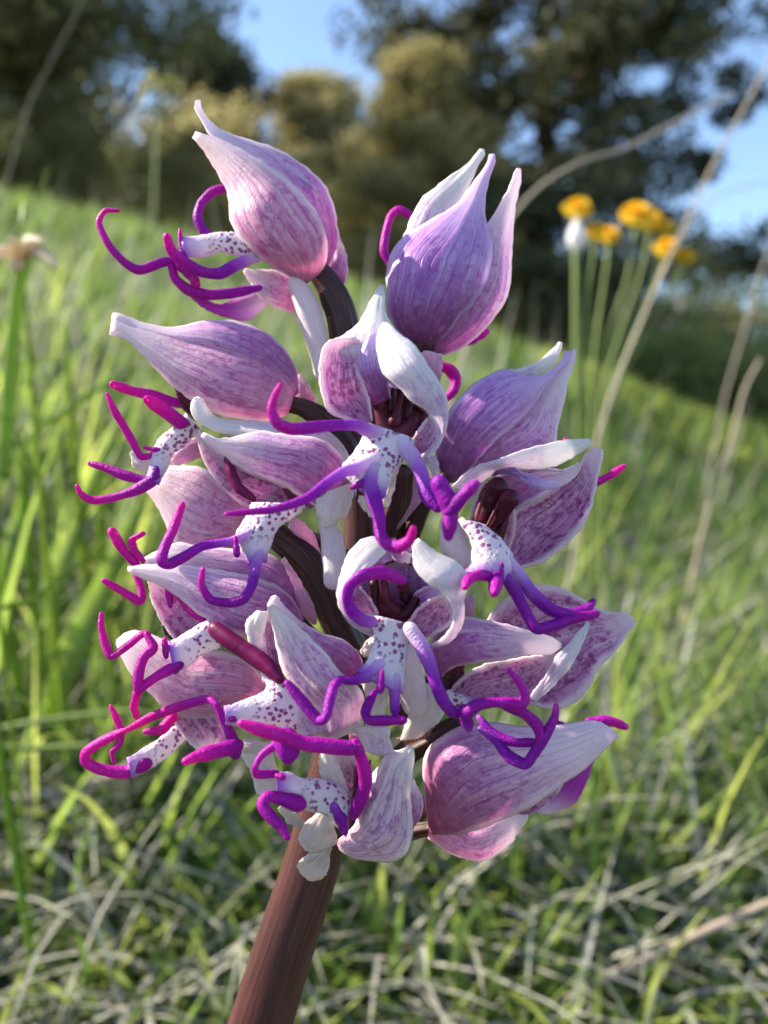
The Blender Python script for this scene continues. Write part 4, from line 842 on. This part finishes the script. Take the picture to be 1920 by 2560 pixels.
pet(f, 'J', [(1240, 760), (1250, 650), (1290, 555)], [(1300, 720), (1330, 650), (1300, 560)], 1.5, .3, 'bract_red', name='bract')
# --- bottom middle flower, crumpled white hood
f = flower('J', (900, 900), 7)
pet(f, 'J', [(670, 890), (790, 785), (830, 640), (868, 530), (960, 380), (1020, 285), (1100, 270), (1165, 232)], [(690, 945), (800, 1005), (950, 1026), (1085, 1020), (1175, 900), (1188, 700), (1170, 560), (1196, 400), (1192, 245)], [7, 8.5, 8.5, 8], .4, 'petal_marked', ridge=.12)
pet(f, 'J', [(1170, 830), (1140, 620), (1160, 430)], [(1190, 815), (1258, 680), (1245, 555), (1178, 440)], [6, 6.5], .4, 'petal_lilac')
pet(f, 'J', [(960, 300), (870, 262), (830, 185), (765, 105)], [(1075, 285), (1030, 180), (1026, 108), (900, 105)], 8.5, .2, 'petal_white', name='petal')
pet(f, 'J', [(730, 840), (640, 620), (640, 400), (660, 280)], [(830, 720), (850, 550), (840, 380), (790, 270)], [6, 5, 6], -.3, 'petal_inner', name='petal')
pet(f, 'J', [(760, 820), (780, 600), (800, 380)], [(850, 640), (900, 480), (900, 330)], [6.4, 6], -.3, 'cavity', name='throat')
lip(f, 'J', [(740, 560), (640, 500), (540, 472), (430, 470), (330, 432), (250, 438)], [(740, 850), (650, 740), (580, 690), (480, 664), (390, 610), (262, 560)], [8, 10], .4)
pet(f, 'J', [(640, 580), (555, 420), (555, 285)], [(760, 580), (700, 420), (640, 285)], [8, 8], .4, 'petal_cream', name='petal')
tub(f, 'J', [(790, 700), (845, 580), (868, 450), (835, 310), (800, 225)], [40, 56, 56, 58], [9, 12], (.65, .75))
tub(f, 'J', [(760, 250), (600, 235), (440, 215), (300, 165), (150, 125), (20, 82)], [60, 58, 62, 60, 56], [12, 13], (.6, .95))
tub(f, 'J', [(330, 210), (330, 300)], [100, 90], [11.6, 11], (.55, .5))
tub(f, 'J', [(240, 230), (150, 300), (105, 380), (120, 430), (260, 425)], [34, 28, 30, 34], [11, 11.5, 10], (.75, .6))
tub(f, 'J', [(290, 450), (255, 438)], [26, 22], 11, (.6, .95))
tub(f, 'J', [(390, 630), (300, 602), (190, 582), (155, 640), (210, 720), (290, 800), (325, 860)], [60, 52, 46, 50, 50, 44], [10.5, 12], (.65, .7))
tub(f, 'J', [(640, 640), (700, 740), (720, 820)], [40, 50, 46], [9, 8.6], (.2, .5))
pet(f, 'J', [(660, 905), (560, 950), (470, 955), (412, 890), (425, 820), (480, 745), (560, 705)], [(665, 880), (650, 820), (640, 770), (600, 712)], [7.5, 8, 8], .18, 'petal_buff', name='spur', th=.4)
pet(f, 'J', [(618, 920), (560, 955), (480, 990), (405, 1035), (430, 1105), (480, 1148)], [(622, 925), (618, 1010), (610, 1080), (565, 1135), (500, 1155)], [7, 6.5, 6], .15, 'petal_buff', name='spur', th=.4)
pet(f, 'J', [(450, 810), (340, 770), (265, 660)], [(450, 770), (400, 715), (290, 640)], 7, .3, 'petal_buff', name='bract')
# --- flower half hidden on the left, broad pink sepal with a dark midrib
f = flower('C', (1230, 1580), 1)
pet(f, 'C', [(1300, 1580), (1240, 1430), (1050, 1280), (900, 1162), (760, 1148), (640, 1160), (535, 1250)], [(1260, 1620), (1060, 1670), (850, 1725), (720, 1675), (660, 1560), (600, 1440), (525, 1320)], [1, 1, .6, 0], .35, 'petal_pink')
ovary(f, 'C', [(1280, 1600), (1500, 1650), (1750, 1700)], [50, 60, 70], [1, 0])
# --- left flower with a sharp white point
f = flower('F', (1540, 850), 4)
pet(f, 'F', [(1580, 740), (1490, 480), (1350, 372), (1100, 340), (900, 328), (750, 298), (620, 340), (488, 410)], [(1500, 820), (1300, 620), (1020, 520), (800, 490), (650, 470), (510, 440)], [4, 3, 2.5, 2], .45, 'petal_lilac')
pet(f, 'F', [(1598, 830), (1490, 650), (1300, 545), (1050, 490), (900, 465), (700, 450), (500, 450), (388, 466)], [(1560, 880), (1480, 930), (1300, 960), (1120, 920), (980, 845), (850, 765), (740, 665), (620, 592), (500, 545), (388, 486)], [5, 5, 4.5, 4], .45, 'petal_lilac')
pet(f, 'F', [(860, 975), (720, 965), (618, 830), (548, 680), (528, 565)], [(1010, 910), (900, 800), (780, 680), (650, 590), (540, 550)], [2, 1.5, 2], -.3, 'petal_inner')
tub(f, 'F', [(670, 605), (680, 730)], [34, 28], 2.6, (.8, .7))
tub(f, 'F', [(740, 655), (820, 760), (920, 840)], [30, 38, 34], [2.6, 3.4], (.95, .85))
pet(f, 'F', [(640, 900), (660, 940), (720, 975)], [(620, 860), (680, 900), (740, 960)], 1, .2, 'cavity', name='throat')
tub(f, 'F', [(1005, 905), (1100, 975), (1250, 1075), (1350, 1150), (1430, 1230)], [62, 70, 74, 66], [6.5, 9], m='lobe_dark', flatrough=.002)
lip(f, 'F', [(950, 835), (860, 888), (760, 950), (670, 1000)], [(1025, 1005), (905, 1045), (805, 1125), (700, 1190)], [5, 6], .45)
tub(f, 'F', [(640, 970), (650, 1080)], [22, 30], 6.6, (.9, .6))
tub(f, 'F', [(520, 930), (490, 925), (380, 1010), (272, 1082), (232, 1000), (202, 870), (205, 790)], [26, 28, 30, 32, 28, 26], [6, 7, 6], (.9, .95))
tub(f, 'F', [(515, 930), (562, 1020), (500, 1080), (465, 1180), (450, 1300)], [24, 42, 46, 46], [6.5, 7.5], (.9, .8))
tub(f, 'F', [(730, 1140), (600, 1210), (500, 1280), (455, 1325)], [44, 42, 40], [6.2, 7.5], (.6, .9))
tub(f, 'F', [(452, 1330), (430, 1430), (450, 1500)], [34, 30], [6.5, 4], (.9, .95))
tub(f, 'F', [(282, 225), (350, 340), (450, 450)], [38, 40], [3, 2.5], (1, .85))
tub(f, 'F', [(485, 235), (415, 280), (435, 350), (490, 420)], [20, 30, 28], [3, 2.6], (.95, .85))
tub(f, 'F', [(435, 490), (480, 620), (468, 698), (350, 632), (225, 560)], [24, 36, 36, 32], [2.4, 3.5], (.85, .95))
ovary(f, 'F', [(1560, 830), (1640, 930), (1740, 1030), (1900, 1150)], [40, 60, 70], [4, 1])
# --- left lower flower, wide pink hood
f = flower('F', (1320, 1320), 4)
pet(f, 'F', [(1345, 1290), (1210, 1120), (1000, 1042), (850, 1040), (700, 990), (550, 932), (420, 905), (312, 968)], [(1340, 1400), (1150, 1450), (1000, 1500), (800, 1520), (640, 1430), (520, 1310), (400, 1185), (312, 1000)], [3.5, 3.5, 3, 2], .42, 'petal_pink')
pet(f, 'I', [(850, 160), (700, 180), (560, 200), (600, 290), (680, 400), (760, 470)], [(870, 170), (850, 230), (870, 300), (930, 370), (925, 405), (850, 440)], [3.5, 3.2, 3], .2, 'petal_inner')
lip(f, 'F', [(1560, 1230), (1420, 1235), (1330, 1340), (1200, 1395), (1055, 1438)], [(1575, 1600), (1400, 1570), (1250, 1568), (1150, 1548), (1070, 1530)], [8, 9], .4)
tub(f, 'F', [(1330, 1150), (1370, 1230), (1400, 1330)], [56, 52, 60], [7, 8], (0, .05))
tub(f, 'I', [(965, 470), (945, 380), (900, 290), (855, 195), (800, 162), (650, 200), (480, 262), (390, 310), (315, 348)], [40, 32, 26, 28, 32, 32, 24], [8, 8.5, 7, 6], (.55, 1.1))
tub(f, 'I', [(590, 275), (530, 340), (440, 352)], [36, 38, 28], [4.5, 5], (1, .9))
tub(f, 'I', [(960, 440), (870, 465), (770, 490), (680, 525)], [50, 52, 50, 42], [8.5, 10.5], (.55, .95))
tub(f, 'I', [(955, 275), (925, 272)], [28, 26], 9.2, (.6, .95))
tub(f, 'I', [(940, 230), (1000, 200)], [20, 24], 8.8, (.3, .1))
pet(f, 'I', [(985, 420), (1040, 400), (1170, 420)], [(985, 465), (1060, 475), (1180, 450)], 5, .4, 'petal_cream', name='bract')
pet(f, 'J', [(120, 570), (75, 400), (0, 285), (20, 240)], [(290, 580), (260, 400), (220, 270), (180, 235)], [4, 4], .2, 'petal_cream', name='petal')
# --- flower behind on the left, only its lip showing
f = flower('I', (700, 330), 0)
lip(f, 'I', [(720, 290), (640, 310), (540, 382), (440, 455), (330, 520)], [(740, 390), (670, 395), (560, 490), (450, 568), (350, 622)], [0, 3], .45)
tub(f, 'I', [(420, 545), (330, 590), (250, 592), (150, 570), (82, 530), (82, 478), (160, 420), (240, 380), (300, 350)], [56, 46, 36, 36, 34, 32, 28], [2.5, 4.5], (.75, 1))  # pinker span of the ramp colours sunlight into this loop
tub(f, 'I', [(230, 205), (268, 285), (292, 355), (280, 425), (240, 470), (248, 540)], [12, 24, 26, 26, 22, 18], [4, 4.5], (1, .95))
pet(f, 'I', [(860, 330), (790, 360), (700, 330)], [(860, 400), (760, 430), (690, 390)], 0, .3, 'petal_pink', name='sepal')
# --- middle left flower with a folded white hood and blunt tips
f = flower('G', (660, 1300), 8)
pet(f, 'G', [(740, 1080), (705, 975), (600, 885), (430, 825), (300, 748), (220, 675), (140, 585), (110, 590)], [(640, 1140), (590, 1150), (480, 1050), (340, 920), (200, 780), (100, 680), (80, 640)], [8, 8, 8, 7.5], .35, 'petal_lilac')
pet(f, 'G', [(725, 1420), (735, 1250), (590, 1120), (480, 978), (350, 845), (230, 735), (115, 640)], [(490, 1560), (440, 1400), (340, 1285), (200, 1120), (150, 930), (120, 780), (82, 660)], [9.5, 10.5, 10, 9.5], .3, 'petal_marked', tilt=-.4, ridge=.08)
pet(f, 'G', [(305, 1560), (285, 1400), (285, 1280)], [(730, 1460), (600, 1290), (400, 1280)], [9, 8.8], .3, 'petal_marked')
pet(f, 'G', [(400, 1560), (560, 1560), (740, 1480)], [(380, 1480), (540, 1440), (740, 1300)], [8.4, 8.4], .4, 'petal_cream')
pet(f, 'F', [(1240, 1150), (1222, 960), (1208, 850), (1285, 765)], [(1340, 1150), (1320, 950), (1340, 830), (1345, 775)], [7, 8], .45, 'petal_white')
pet(f, 'F', [(1320, 1260), (1305, 1000), (1320, 850), (1355, 750)], [(1500, 1260), (1440, 1050), (1410, 900), (1390, 750)], [7.5, 7], -.3, 'petal_inner', name='petal')
pet(f, 'G', [(1000, 1580), (1060, 1400), (1160, 1180)], [(1120, 1560), (1290, 1400), (1240, 1200)], [4, 5], .3, 'petal_cream', name='petal')
pet(f, 'G', [(700, 1120), (760, 1250), (780, 1420)], [(860, 1080), (900, 1250), (880, 1420)], [4, 5], .3, 'petal_cream', name='petal')
pet(f, 'G', [(640, 1500), (760, 1500), (900, 1480)], [(650, 1620), (780, 1640), (920, 1600)], [6, 6], .3, 'petal_pink', name='petal')
